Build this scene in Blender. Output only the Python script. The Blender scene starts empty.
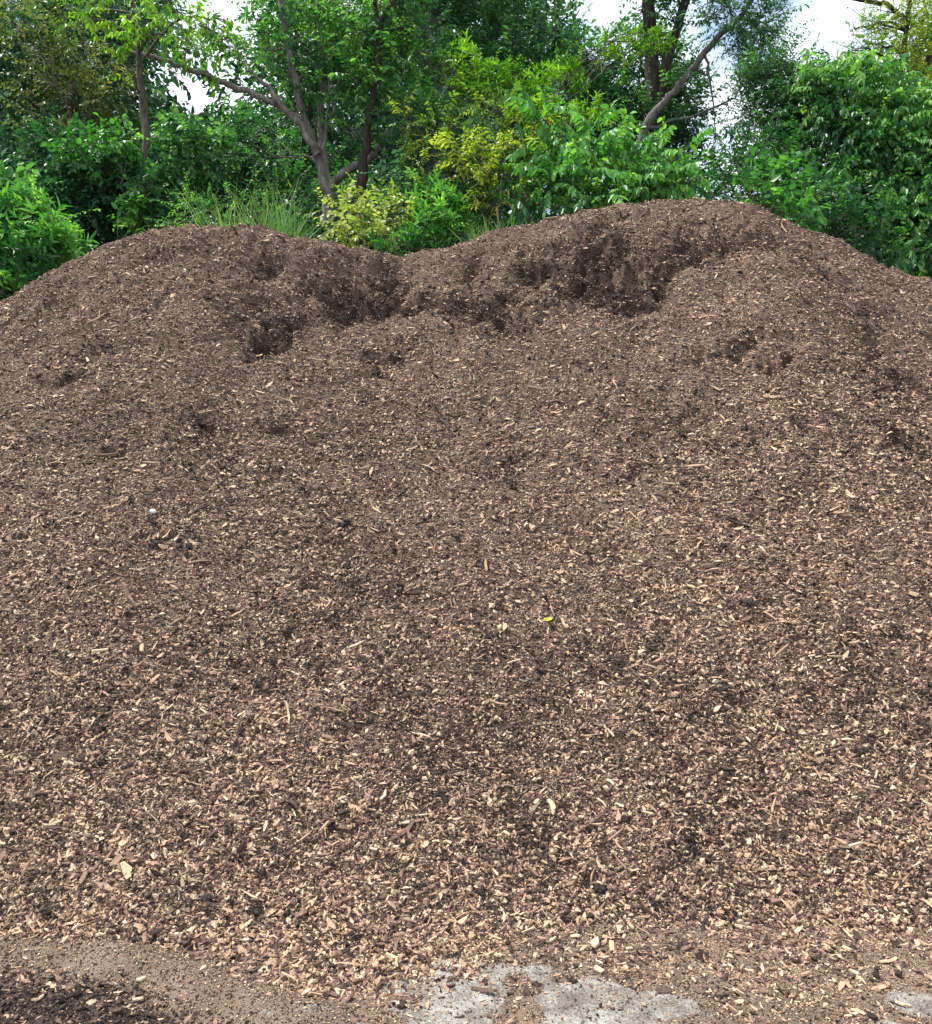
import bpy, math
import numpy as np

SC = bpy.context.scene
COL = SC.collection
RS = np.random.RandomState(7)
F, CX, CY = 887.0, 466.0, 512.0
PITCH = math.radians(5.0)
CAM = np.array([0.0, 0.0, 1.6])
cp, sp_ = math.cos(PITCH), math.sin(PITCH)

# ------------------------------------------------------------------ helpers
def ray(px, py):
    u = (np.asarray(px, float) - CX) / F
    v = (CY - np.asarray(py, float)) / F
    return u, cp + v * sp_, v * cp - sp_

def at(px, py, Y):
    dx, dy, dz = ray(px, py)
    t = Y / dy
    return np.array([dx * t, Y, CAM[2] + dz * t])

def _hash(ix, iy, seed):
    h = (ix.astype(np.int64) * 374761393 + iy.astype(np.int64) * 668265263 + seed * 1442695041) & 0xFFFFFFFF
    h = ((h ^ (h >> 13)) * 1274126177) & 0xFFFFFFFF
    h = h ^ (h >> 16)
    return (h & 0xFFFFFF) / float(0xFFFFFF)

def vnoise(x, y, seed=0):
    x = np.asarray(x, float); y = np.asarray(y, float)
    ix = np.floor(x); iy = np.floor(y)
    fx = x - ix; fy = y - iy
    fx = fx * fx * fx * (fx * (fx * 6 - 15) + 10); fy = fy * fy * fy * (fy * (fy * 6 - 15) + 10)
    a = _hash(ix, iy, seed); b = _hash(ix + 1, iy, seed)
    c = _hash(ix, iy + 1, seed); d = _hash(ix + 1, iy + 1, seed)
    return (a + (b - a) * fx) * (1 - fy) + (c + (d - c) * fx) * fy

def fbm(x, y, scale, octs=3, seed=0, gain=0.5):
    """-1..1 noise, scale = size of the largest feature in metres"""
    s = 0.0; amp = 1.0; tot = 0.0
    x = np.asarray(x, float) / scale; y = np.asarray(y, float) / scale
    for k in range(octs):
        c, si = math.cos(0.6 + k), math.sin(0.6 + k)
        s = s + amp * (vnoise(c * x - si * y + 17.3 * k, si * x + c * y + 5.1 * k, seed + k) * 2 - 1)
        tot += amp; amp *= gain; x = x * 2.03; y = y * 2.03
    return s / tot

def sstep(a, b, x):
    t = np.clip((x - a) / (b - a), 0, 1)
    return t * t * (3 - 2 * t)

def smin(a, b, k):
    h = np.clip(0.5 + 0.5 * (b - a) / k, 0, 1)
    return b + (a - b) * h - k * h * (1 - h)

def norm(v):
    return v / np.maximum(np.linalg.norm(v, axis=-1, keepdims=True), 1e-9)

def mesh_np(name, V, T, mats, parent=None, attrs=None, smooth=False, midx=None, quads=False):
    """V (n,3), T (m,3 or m,4) -> one mesh object"""
    V = np.ascontiguousarray(V, dtype=np.float32); T = np.ascontiguousarray(T, dtype=np.int32)
    k = T.shape[1]
    me = bpy.data.meshes.new(name)
    me.vertices.add(len(V)); me.vertices.foreach_set('co', V.ravel())
    me.loops.add(T.size); me.loops.foreach_set('vertex_index', T.ravel())
    me.polygons.add(len(T)); me.polygons.foreach_set('loop_start', np.arange(0, T.size, k, dtype=np.int32))
    if midx is not None:
        me.polygons.foreach_set('material_index', np.asarray(midx, dtype=np.int32))
    me.polygons.foreach_set('use_smooth', np.full(len(T), smooth, dtype=bool))
    for an, (dom, arr) in (attrs or {}).items():
        a = me.attributes.new(an, 'FLOAT', dom)
        a.data.foreach_set('value', np.ascontiguousarray(arr, dtype=np.float32))
    me.update(calc_edges=True)
    if not isinstance(mats, (list, tuple)): mats = [mats]
    for m in mats: me.materials.append(m)
    o = bpy.data.objects.new(name, me); COL.objects.link(o)
    if parent is not None: o.parent = parent
    return o

def tag(o, label=None, cat=None, group=None, kind=None):
    if label: o['label'] = label
    if cat: o['category'] = cat
    if group: o['group'] = group
    if kind: o['kind'] = kind
    return o

def empty(name, loc):
    o = bpy.data.objects.new(name, None); COL.objects.link(o)
    o.location = [float(c) for c in loc]; o.empty_display_size = 0.2
    return o

class Tubes:
    def __init__(s): s.V = []; s.T = []; s.n = 0
    def add(s, pts, rad, sides=7, rough=0.0):
        pts = np.asarray(pts, float); rad = np.asarray(rad, float)
        n = len(pts)
        tan = np.gradient(pts, axis=0); tan = norm(tan)
        ref = np.array([0.31, 0.9, 0.28]) if abs(tan[0][1]) < 0.8 else np.array([1.0, 0, 0.1])
        A = norm(np.cross(tan, ref)); B = norm(np.cross(tan, A))
        a = np.arange(sides) / sides * 2 * math.pi
        r = rad[:, None] * (1 + rough * (RS.rand(n, sides) - 0.5))
        ring = pts[:, None, :] + r[:, :, None] * (np.cos(a)[None, :, None] * A[:, None, :] + np.sin(a)[None, :, None] * B[:, None, :])
        base = s.n
        s.V.append(ring.reshape(-1, 3)); s.n += n * sides
        i, j = np.meshgrid(np.arange(n - 1), np.arange(sides), indexing='ij')
        i = i.ravel(); j = j.ravel(); j2 = (j + 1) % sides
        a0 = base + i * sides + j; a1 = base + i * sides + j2; b0 = a0 + sides; b1 = a1 + sides
        s.T.append(np.stack([a0, a1, b1], 1)); s.T.append(np.stack([a0, b1, b0], 1))
        for end in (0, n - 1):
            s.V.append(pts[end][None, :]); c = s.n; s.n += 1
            jj = np.arange(sides); e0 = base + end * sides + jj; e1 = base + end * sides + (jj + 1) % sides
            s.T.append(np.stack([np.full(sides, c), e0, e1], 1))
    def build(s, name, mat, parent=None):
        return mesh_np(name, np.concatenate(s.V), np.concatenate(s.T), mat, parent, smooth=True)

def wiggle(p0, p1, n, amp, sag=0.0):
    p0 = np.asarray(p0, float); p1 = np.asarray(p1, float)
    t = np.linspace(0, 1, n)[:, None]
    L = np.linalg.norm(p1 - p0)
    w = np.cumsum(RS.randn(n, 3), axis=0); w = w - w[0] - (w[-1] - w[0]) * t
    p = p0 + (p1 - p0) * t + w * amp * L / math.sqrt(n)
    p[:, 2] += -sag * L * 4 * (t * (1 - t))[:, 0]
    return p

# ---------------------------------------------------------------- materials
def new_mat(name):
    m = bpy.data.materials.new(name); m.use_nodes = True
    nt = m.node_tree; nt.nodes.clear()
    return m, nt

def N(nt, typ, **kw):
    n = nt.nodes.new(typ)
    for k, v in kw.items():
        if k.startswith('_'): setattr(n, k[1:], v)
        else: n.inputs[k.replace('__', ' ')].default_value = v
    return n

def ramp(nt, stops, fac, interp='LINEAR'):
    r = nt.nodes.new('ShaderNodeValToRGB'); cr = r.color_ramp; cr.interpolation = interp
    while len(cr.elements) > 1: cr.elements.remove(cr.elements[-1])
    cr.elements[0].position = stops[0][0]; cr.elements[0].color = (*stops[0][1], 1)
    for p, c in stops[1:]:
        e = cr.elements.new(p); e.color = (*c, 1)
    nt.links.new(fac, r.inputs['Fac'])
    return r.outputs['Color']

def noise(nt, scale, detail=3, rough=0.55, coord=None):
    n = N(nt, 'ShaderNodeTexNoise'); n.inputs['Scale'].default_value = scale
    n.inputs['Detail'].default_value = detail; n.inputs['Roughness'].default_value = rough
    if coord is None:
        coord = nt.nodes.new('ShaderNodeNewGeometry').outputs['Position']
    nt.links.new(coord, n.inputs['Vector'])
    return n.outputs['Fac']

def attr(nt, name):
    a = nt.nodes.new('ShaderNodeAttribute'); a.attribute_name = name
    return a.outputs['Fac']

def mixc(nt, fac, a, b, blend='MIX'):
    m = nt.nodes.new('ShaderNodeMix'); m.data_type = 'RGBA'; m.blend_type = blend
    for s, v in ((0, fac), (6, a), (7, b)):
        if isinstance(v, (int, float)): m.inputs[s].default_value = v
        elif isinstance(v, tuple): m.inputs[s].default_value = (*v, 1)
        else: nt.links.new(v, m.inputs[s])
    return m.outputs[2]

def math_n(nt, op, a, b=None, clamp=False):
    m = nt.nodes.new('ShaderNodeMath'); m.operation = op; m.use_clamp = clamp
    for s, v in ((0, a), (1, b)):
        if v is None: continue
        if isinstance(v, (int, float)): m.inputs[s].default_value = v
        else: nt.links.new(v, m.inputs[s])
    return m.outputs[0]

def finish(nt, color, rough=0.9, spec=0.2, bump=None, bstr=0.5, bdist=0.01):
    b = nt.nodes.new('ShaderNodeBsdfPrincipled'); out = nt.nodes.new('ShaderNodeOutputMaterial')
    if isinstance(color, tuple): b.inputs['Base Color'].default_value = (*color, 1)
    else: nt.links.new(color, b.inputs['Base Color'])
    if isinstance(rough, (int, float)): b.inputs['Roughness'].default_value = rough
    else: nt.links.new(rough, b.inputs['Roughness'])
    b.inputs['Specular IOR Level'].default_value = spec
    if bump is not None:
        bn = nt.nodes.new('ShaderNodeBump'); bn.inputs['Strength'].default_value = bstr
        bn.inputs['Distance'].default_value = bdist
        nt.links.new(bump, bn.inputs['Height']); nt.links.new(bn.outputs['Normal'], b.inputs['Normal'])
    nt.links.new(b.outputs[0], out.inputs['Surface'])
    return b

def mat_mulch():
    m, nt = new_mat('mulch_fines')
    n1 = noise(nt, 140, 3, 0.7); n2 = noise(nt, 2.3, 4, 0.6); wet_shade = attr(nt, 'wet_shade')
    f = math_n(nt, 'ADD', math_n(nt, 'MULTIPLY', n1, 0.75), math_n(nt, 'MULTIPLY', n2, 0.25))
    c = ramp(nt, [(0.30, (0.024, 0.015, 0.011)), (0.45, (0.078, 0.050, 0.039)), (0.55, (0.165, 0.110, 0.083)), (0.68, (0.34, 0.245, 0.185))], f)
    d = mixc(nt, math_n(nt, 'MULTIPLY', wet_shade, 0.92, True), c, mixc(nt, 1.0, c, (0.32, 0.28, 0.26), 'MULTIPLY'))  # moist mulch colour, with the shade of dents and scarps painted in
    finish(nt, d, 0.95, 0.15, noise(nt, 210, 3, 0.7), 0.9, 0.012)
    return m

CHIP_STOPS = [(0.0, (0.019, 0.012, 0.009)), (0.18, (0.056, 0.035, 0.029)), (0.38, (0.140, 0.088, 0.066)),
              (0.58, (0.280, 0.186, 0.125)), (0.78, (0.41, 0.285, 0.190)), (0.92, (0.52, 0.38, 0.25)), (1.0, (0.62, 0.48, 0.33))]
def mat_chips(name='wood_chips', scale=1.0):
    m, nt = new_mat(name)
    t = attr(nt, 'tone')
    n1 = noise(nt, 110, 3, 0.7)
    t2 = math_n(nt, 'ADD', t, math_n(nt, 'MULTIPLY', math_n(nt, 'SUBTRACT', n1, 0.5), 0.75), True)
    c = ramp(nt, [(p, tuple(scale * q for q in col)) for p, col in CHIP_STOPS], t2)
    hu = noise(nt, 31, 1, 0.5)
    c = mixc(nt, math_n(nt, 'MULTIPLY', hu, 0.35), c, mixc(nt, 1.0, c, (1.08, 0.94, 0.90), 'MULTIPLY'))
    finish(nt, c, 0.8, 0.25, noise(nt, 160, 2), 0.5, 0.004)
    return m

def mat_clod():
    m, nt = new_mat('dark_clod')
    c = ramp(nt, [(0.35, (0.018, 0.014, 0.012)), (0.55, (0.048, 0.037, 0.031)), (0.7, (0.13, 0.10, 0.08))], noise(nt, 95, 4, 0.75))
    finish(nt, c, 0.85, 0.25, noise(nt, 90, 4, 0.7), 1.0, 0.012)
    return m

def mat_bark(name, a, b):
    m, nt = new_mat(name)
    tc = nt.nodes.new('ShaderNodeNewGeometry'); mp = nt.nodes.new('ShaderNodeMapping')
    mp.inputs['Scale'].default_value = (1, 1, 0.25)
    nt.links.new(tc.outputs['Position'], mp.inputs['Vector'])
    f = noise(nt, 26, 5, 0.65, mp.outputs['Vector'])
    c = ramp(nt, [(0.3, a), (0.55, tuple((x + y) / 2 for x, y in zip(a, b))), (0.72, b)], f)
    finish(nt, c, 0.9, 0.2, f, 0.9, 0.03)
    return m

def mat_leaf(name, stops, trans=0.34, rough=0.42, patch=0.25):
    m, nt = new_mat(name)
    t = attr(nt, 'tone')
    t2 = math_n(nt, 'ADD', t, math_n(nt, 'MULTIPLY', math_n(nt, 'SUBTRACT', noise(nt, 1.6, 2), 0.5), patch), True)
    k = len(stops) - 1
    c = ramp(nt, [(i / k, s) for i, s in enumerate(stops)], t2)
    b = nt.nodes.new('ShaderNodeBsdfPrincipled'); tr = nt.nodes.new('ShaderNodeBsdfTranslucent')
    mx = nt.nodes.new('ShaderNodeMixShader'); out = nt.nodes.new('ShaderNodeOutputMaterial')
    nt.links.new(c, b.inputs['Base Color']); b.inputs['Roughness'].default_value = rough
    b.inputs['Specular IOR Level'].default_value = 0.35
    nt.links.new(mixc(nt, 1.0, c, (1.25, 1.5, 0.55), 'MULTIPLY'), tr.inputs['Color'])
    mx.inputs[0].default_value = trans
    nt.links.new(b.outputs[0], mx.inputs[1]); nt.links.new(tr.outputs[0], mx.inputs[2])
    nt.links.new(mx.outputs[0], out.inputs['Surface'])
    return m

def mat_ground():
    m, nt = new_mat('yard_ground')
    conc = attr(nt, 'concrete'); dark = attr(nt, 'dark'); soil = attr(nt, 'soil')
    g = noise(nt, 330, 3, 0.7)
    cn = noise(nt, 9, 6, 0.65)
    dirt = ramp(nt, [(0.3, (0.055, 0.040, 0.030)), (0.5, (0.15, 0.112, 0.083)), (0.7, (0.32, 0.25, 0.19))],
                math_n(nt, 'ADD', math_n(nt, 'MULTIPLY', g, 0.6), math_n(nt, 'MULTIPLY', noise(nt, 5, 5, 0.65), 0.4)))
    cc = ramp(nt, [(0.38, (0.10, 0.088, 0.076)), (0.48, (0.18, 0.165, 0.145)), (0.57, (0.33, 0.315, 0.29)), (0.67, (0.46, 0.445, 0.42))],
              math_n(nt, 'ADD', math_n(nt, 'MULTIPLY', noise(nt, 120, 4, 0.7), 0.45), math_n(nt, 'MULTIPLY', cn, 0.55)))
    vo = nt.nodes.new('ShaderNodeTexVoronoi'); vo.feature = 'DISTANCE_TO_EDGE'; vo.inputs['Scale'].default_value = 3.1
    gp_ = nt.nodes.new('ShaderNodeNewGeometry').outputs['Position']
    wv = nt.nodes.new('ShaderNodeVectorMath'); wv.operation = 'ADD'
    nn_ = N(nt, 'ShaderNodeTexNoise'); nn_.inputs['Scale'].default_value = 8; nt.links.new(gp_, nn_.inputs['Vector'])
    sc_ = nt.nodes.new('ShaderNodeVectorMath'); sc_.operation = 'SCALE'; sc_.inputs['Scale'].default_value = 0.05; nt.links.new(nn_.outputs['Color'], sc_.inputs[0])
    nt.links.new(gp_, wv.inputs[0]); nt.links.new(sc_.outputs[0], wv.inputs[1]); nt.links.new(wv.outputs[0], vo.inputs['Vector'])
    crack = math_n(nt, 'ADD', math_n(nt, 'MULTIPLY', vo.outputs['Distance'], 90.0, True), 0.35, True)
    cc = mixc(nt, crack, (0.06, 0.045, 0.035), cc)
    edge = math_n(nt, 'ADD', conc, math_n(nt, 'MULTIPLY', math_n(nt, 'SUBTRACT', noise(nt, 75, 8, 0.85), 0.5), 3.2))
    k = math_n(nt, 'MULTIPLY', math_n(nt, 'MULTIPLY', math_n(nt, 'SUBTRACT', edge, 0.46), 5.0, True), math_n(nt, 'ADD', math_n(nt, 'MULTIPLY', noise(nt, 14, 5, 0.7), 0.9), 0.45, True))
    c = mixc(nt, k, dirt, cc)
    dk = ramp(nt, [(0.3, (0.022, 0.018, 0.016)), (0.55, (0.065, 0.052, 0.045)), (0.75, (0.19, 0.15, 0.12))], g)
    de = math_n(nt, 'MULTIPLY', math_n(nt, 'SUBTRACT', math_n(nt, 'ADD', dark, math_n(nt, 'MULTIPLY', noise(nt, 40, 5, 0.7), 0.5)), 0.55), 3.0, True)
    c = mixc(nt, de, c, dk)
    sl = ramp(nt, [(0.3, (0.02, 0.016, 0.01)), (0.7, (0.07, 0.055, 0.035))], noise(nt, 14, 5))
    c = mixc(nt, soil, c, sl)
    finish(nt, c, 0.93, 0.2, g, 0.7, 0.006)
    return m

# ---------------------------------------------------------------- pile shape
sky_px = np.array([-900, -500, -250, -100, 0, 50, 100, 150, 200, 262, 290, 340, 372, 398, 430, 480, 530, 580, 640, 690, 735, 760, 800, 850, 900, 932, 1050, 1250, 1500, 1900], float)
sky_py = np.array([470, 440, 380, 335, 303, 280, 254, 239, 230, 228, 238, 247, 252, 254, 248, 232, 221, 210, 200, 197, 202, 211, 228, 248, 270, 279, 312, 375, 420, 460], float)
ridgeY_px = np.array([-900, 0, 230, 400, 560, 690, 932, 1900], float)
ridgeY_v = np.array([6.0, 7.3, 7.6, 8.2, 8.1, 7.7, 7.3, 6.0], float)
corr = np.zeros_like(sky_px)

def pile_macro(x, y):
    pxa = CX + F * x / np.maximum(y, 0.5)            # column angle; ridge is defined along it
    xr = x
    # ridge position is a function of x only: solve with the nominal ridge distance
    pxr = CX + F * xr / 7.7
    yr = np.interp(pxr, ridgeY_px, ridgeY_v)
    py = np.interp(pxr, sky_px, sky_py + corr)
    v = (CY - py) / F
    zr = CAM[2] + (v * cp - sp_) * yr / (cp + v * sp_)
    yf = 2.70 + 0.021 * x * x + 0.05 * np.sin(x * 1.7 + 0.6) + 0.07 * fbm(x, 0 * x + 3.1, 0.8, 3, 801)
    m = (zr + 0.16) / (yr - yf)
    a = (y - yf) * m
    tt = np.clip((y - yf) / (yr - yf), 0, 1)
    a = a - 0.16 * np.sin(math.pi * tt) * tt - 0.0        # slightly concave flank
    ka = np.clip(a / 0.045, -30, 8); a = np.where(a > 0.36, a, 0.045 * np.log1p(np.exp(ka))) - 0.024
    b = zr + 0.16 - (y - yr) * 0.6
    return smin(a, b, 0.42)

def calibrate():
    global corr
    for it in range(6):
        ys = np.linspace(3, 12, 400)
        err = np.zeros_like(sky_px)
        for i, px in enumerate(sky_px):
            dx, _, _ = ray(px, 300.0)
            x = dx * ys * 1.0
            z = pile_macro(x, ys)
            e = (z - CAM[2]) / ys                           # tan of elevation in y-z
            mx = e.max()
            # dz/dy = (v cp - sp)/(cp + v sp)  -> v
            v = (mx * cp + sp_) / (cp - mx * sp_)
            err[i] = (CY - F * v) - sky_py[i]
        corr = corr - 0.8 * err
calibrate()

def hit(px, py):
    """intersection of the pixel ray with the macro pile (or ground)"""
    ys = np.linspace(1.5, 9.5, 1600)
    dx, dy, dz = ray(px, py)
    t = ys / dy
    z = CAM[2] + dz * t
    h = np.maximum(pile_macro(dx * t, ys), 0.0)
    below = np.nonzero(z <= h)[0]
    k = below[0] if len(below) else len(ys) - 1
    return dx * t[k], ys[k], h[k]

# (px, py, rx, ry, depth, darkness of moist mulch plus painted shade, tilt)
DENTS = [
 (603, 262, 46, 24, .25, 1.0, 0), (636, 258, 22, 18, .16, .8, 0), (575, 236, 34, 12, .14, .8, 0), (540, 262, 34, 15, .20, .9, 0.1), (500, 292, 34, 12, .14, .7, .15),
 (505, 318, 18, 8, .08, .6, 0), (470, 262, 20, 10, .10, .6, 0), (378, 288, 24, 15, .20, .9, 0), (326, 296, 26, 13, .16, .8, 0),
 (263, 335, 20, 13, .20, 1.0, -.5), (250, 352, 12, 8, .06, .5, 0), (262, 266, 22, 9, .10, .6, 0), (245, 285, 16, 8, .07, .5, 0), (380, 360, 30, 14, .10, .6, 0),
 (420, 300, 26, 9, .09, .6, 0), (345, 262, 24, 8, .07, .4, 0), (686, 226, 22, 8, .09, .6, 0), (728, 240, 46, 11, .15, .8, .05), (650, 292, 20, 8, .06, .4, 0),
 (740, 345, 48, 9, .11, .6, -.18), (775, 358, 14, 7, .08, .7, -.3), (872, 345, 18, 10, .10, .7, -.4), (832, 276, 22, 8, .07, .5, -.3), (880, 320, 24, 10, .06, .4, -.3),
 (210, 425, 24, 13, .10, .8, 0), (280, 428, 22, 10, .07, .5, 0), (108, 456, 18, 6, .07, .7, 0), (72, 373, 22, 6, .07, .6, 0), (95, 350, 18, 6, .05, .4, 0),
 (915, 452, 20, 20, .08, .8, -.4), (900, 385, 14, 10, .06, .6, 0), (130, 410, 16, 6, .04, .4, 0), (512, 470, 30, 10, .03, .5, 0),
 (560, 400, 30, 10, .03, .3, 0), (300, 545, 30, 12, .02, .4, 0), (160, 545, 26, 12, .02, .5, 0), (690, 440, 40, 18, .03, .5, 0), (645, 470, 46, 16, .02, .5, 0),
 (690, 850, 26, 14, .02, .6, 0), (725, 695, 26, 12, .02, .6, 0), (750, 605, 20, 8, .02, .5, 0), (440, 925, 10, 5, .0, .3, 0),
 (150, 262, 26, 8, .06, .4, 0), (60, 300, 26, 8, .04, .3, 0), (610, 222, 30, 8, .07, .5, 0), (805, 255, 22, 7, .05, .4, -.2)]
_D = []
for (px, py, rx, ry, dep, wet_shade, tilt) in DENTS:
    x0, y0, z0 = hit(px, py)
    _, y1, _ = hit(px, py - ry); _, y2, _ = hit(px, py + ry)
    _D.append((x0, y0, rx / F * y0, max(0.06, min((y1 - y2) / 2, 0.45)), dep, wet_shade, tilt))

_LP = [(170, 300, 0), (215, 318, .4), (262, 350, .85), (300, 318, .6), (345, 308, .75), (388, 304, .75), (430, 308, .6), (478, 314, .65), (512, 326, .65), (548, 306, .8), (600, 292, .95), (640, 284, .85), (675, 258, .45), (720, 250, .35), (760, 246, .0)]
_LX = []; _LY = []; _LA = []
for (px, py, a_) in _LP:
    q = hit(px, py); _LX.append(q[0]); _LY.append(q[1]); _LA.append(a_)
def ledge(x, y):
    wx = x + 0.16 * fbm(x, y, 0.45, 3, 811); wy = y + 0.20 * fbm(x, y, 0.50, 3, 812) + 0.03 * fbm(x, y, 0.16, 2, 813)
    yl = np.interp(wx, _LX, _LY); amp = np.interp(wx, _LX, _LA, left=0, right=0)
    amp = amp * (0.75 + 0.5 * fbm(x, y * 0, 0.5, 2, 815))
    s = wy - yl
    dz = np.where(s < 0, np.exp(-(s / 0.55) ** 2), 1 - sstep(0.0, 0.46, s))
    face = sstep(-0.10, 0.02, s) * (1 - sstep(0.28, 0.62, s))
    dz2 = 0.155 * amp * dz
    # a second, upper step under the crest of the saddle
    s2 = s - 0.62 - 0.12 * fbm(x, y, 0.6, 2, 816)
    dz2 = dz2 + 0.11 * amp * np.where(s2 < 0, np.exp(-(s2 / 0.3) ** 2), 1 - sstep(0.0, 0.25, s2)) * (s > 0)
    return dz2, np.clip(face * np.minimum(amp * 1.15, 1), 0, 1)

def dents(x, y):
    wx = x + 0.10 * fbm(x, y, 0.35, 3, 91) + 0.03 * fbm(x, y, 0.08, 2, 95)
    wy = y + 0.14 * fbm(x, y, 0.30, 3, 92) + 0.03 * fbm(x, y, 0.07, 2, 96)
    dz = np.zeros_like(wx); wet_shade = np.zeros_like(wx)
    for (x0, y0, rx, ry, dep, w, tilt) in _D:
        p = (wx - x0) / rx
        q = (wy - y0 - tilt * (wx - x0) * -1.0) / ry
        near = (np.abs(p) < 3) & (np.abs(q) < 3)
        if not near.any(): continue
        pp = p[near]; qq = q[near]
        up = np.where(qq > 0.25, np.exp(-((qq - 0.25) * 1.7) ** 2), np.exp(-((qq - 0.25) ** 2) * 0.75))
        g = np.exp(-np.abs(pp) ** 2.6) * up
        dz[near] = np.maximum(dz[near], dep * g)
        wet_shade[near] = np.maximum(wet_shade[near], w * np.exp(-(np.abs(pp) ** 2.2)) * np.exp(-np.abs((qq - 0.35) * 0.95) ** 2.2))
    lz, lw = ledge(x, y)
    return dz * 0.8 + lz, np.maximum(wet_shade * 0.75, lw)  # second value darkens hollows and scarp faces: moisture plus painted shade

def pile_full(x, y, lod=3):
    z = pile_macro(x, y)
    up = sstep(4.8, 7.0, y)
    z = z + 0.035 * fbm(x, y, 1.6, 2, 1) * (0.5 + up)
    cl = fbm(x, y, 0.42, 4, 5)
    z = z + (0.028 + 0.048 * up) * cl
    cl2 = 1 - np.abs(fbm(x, y, 0.9, 3, 15))
    z = z - 0.05 * up * np.maximum(cl2 - 0.72, 0) * 3.2 * (fbm(x, y, 1.4, 2, 44) > -0.1)
    dz, wet_shade = dents(x, y)
    z = z + up * 0.05 * (0.5 - np.abs(fbm(x, y, 0.26, 3, 63)) * 2.2) * sstep(-0.2, 0.5, fbm(x, y, 1.2, 2, 64) + wet_shade)
    z = z - dz * 1.15
    s = y + 1.25 * z
    z = z + (dz * 0.25 + wet_shade * 0.085) * np.abs(fbm(x, s, 0.20, 3, 61)) * 1.8 + wet_shade * 0.03 * fbm(x + 5, s, 0.08, 2, 65)
    if lod >= 2: z = z + (0.012 + 0.012 * up) * fbm(x, y, 0.14, 3, 21)
    if lod >= 3: z = z + 0.010 * fbm(x, y, 0.03, 2, 31) * (0.3 + 0.7 * sstep(2.6, 3.0, y))
    return z, wet_shade

def wet_shade_mask(x, y, wet_shade):
    n = fbm(x, y, 0.55, 4, 71); n2 = fbm(x, y, 0.11, 4, 73)
    w = sstep(0.36, 0.58, wet_shade * 1.0 + 0.75 * n2) * (0.45 + 0.55 * np.clip(wet_shade * 1.4, 0, 1)) * (wet_shade > 0.04)
    w = np.maximum(w, 0.38 * sstep(0.20, 0.50, n + 0.55 * n2))
    return np.clip(w, 0, 1)

# ---------------------------------------------------------------- ground masks
GP = [(436, 1000, 66, 50, 1.0, -.35), (464, 968, 52, 16, .95, 0), (580, 1004, 66, 36, 1.0, .25), (540, 975, 26, 14, .8, 0), (668, 1006, 54, 20, .95, .1), (690, 1018, 40, 12, .8, 0),
      (915, 1004, 26, 16, .95, 0), (880, 1028, 30, 8, .8, 0), (742, 968, 22, 8, .65, 0), (800, 1000, 40, 14, .4, 0), (300, 1015, 50, 16, .35, 0), (780, 1040, 90, 10, .6, 0), (480, 1060, 200, 34, .9, 0)]
_G = []
for (px, py, rx, ry, s, tl) in GP:
    def gp(px, py):
        dx, dy, dz = ray(px, py); t = -CAM[2] / dz
        return dx * t, dy * t
    a = gp(px, py); b = gp(px, py - ry); c = gp(px, py + ry)
    _G.append((a[0], a[1], rx / F * a[1], (b[1] - c[1]) / 2, s, tl))
def gmask(x, y):
    wx = x + 0.05 * fbm(x, y, 0.16, 4, 201); wy = y + 0.04 * fbm(x, y, 0.14, 4, 202)
    m = np.zeros_like(wx)
    for (x0, y0, rx, ry, s, tl) in _G:
        r = np.hypot((wx - x0) / rx, (wy - y0 - tl * (wx - x0) * 0.3) / ry)
        m = np.maximum(m, s * (1 - sstep(0.2, 1.5, r)))
    far = sstep(0.0, 0.6, 1.9 - y) * (fbm(x, y, 0.9, 4, 205) > 0.0)
    m = np.maximum(m, 0.8 * far)
    return np.clip(sstep(0.28, 0.72, m + 0.55 * fbm(x, y, 0.13, 5, 231, 0.65)), 0, 1) * (m > 0.08)
def dmask(x, y):
    wx = x + 0.06 * fbm(x, y, 0.2, 3, 211); wy = y + 0.05 * fbm(x, y, 0.2, 3, 212)
    g = gp(60, 1010)
    lim = 2.62 - 0.24 * sstep(-1.35, -0.55, wx)
    m = sstep(-0.02, 0.16, lim - wy - 0.06) * (1 - sstep(-0.95, -0.50, wx))
    return m
def berm(x, y):
    yb = 2.60 + 0.0 * x - 0.30 * sstep(-1.2, -0.35, x)
    return 0.035 * np.exp(-((y - yb) / 0.08) ** 2) * (1 - sstep(-0.5, -0.1, x))
def ground_h(x, y):
    far = np.hypot(x, y)
    bank = 3.0 * sstep(8.6, 10.6, y + 0.25 * fbm(x, y, 2.0, 2, 300)) * (1 - sstep(30, 60, y)) * (1 - sstep(18, 40, np.abs(x)))
    near = (y < 5)
    z = bank + 0.12 * fbm(x, y, 1.3, 3, 301) * sstep(8.5, 10, y)
    z = z + (berm(x, y) + 0.004 * fbm(x, y, 0.12, 3, 302) + 0.003 * fbm(x, y, 0.02, 2, 303) * (1 - gmask(x, y))) * near
    return z

def grid_mesh(xs, ys, polar=False):
    Y, U = np.meshgrid(ys, xs, indexing='ij')
    X = U * Y if polar else U
    ny, nx = X.shape
    i, j = np.meshgrid(np.arange(ny - 1), np.arange(nx - 1), indexing='ij')
    a = (i * nx + j).ravel()
    return X.ravel(), Y.ravel(), np.stack([a, a + 1, a + nx + 1, a + nx], 1)

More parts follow.
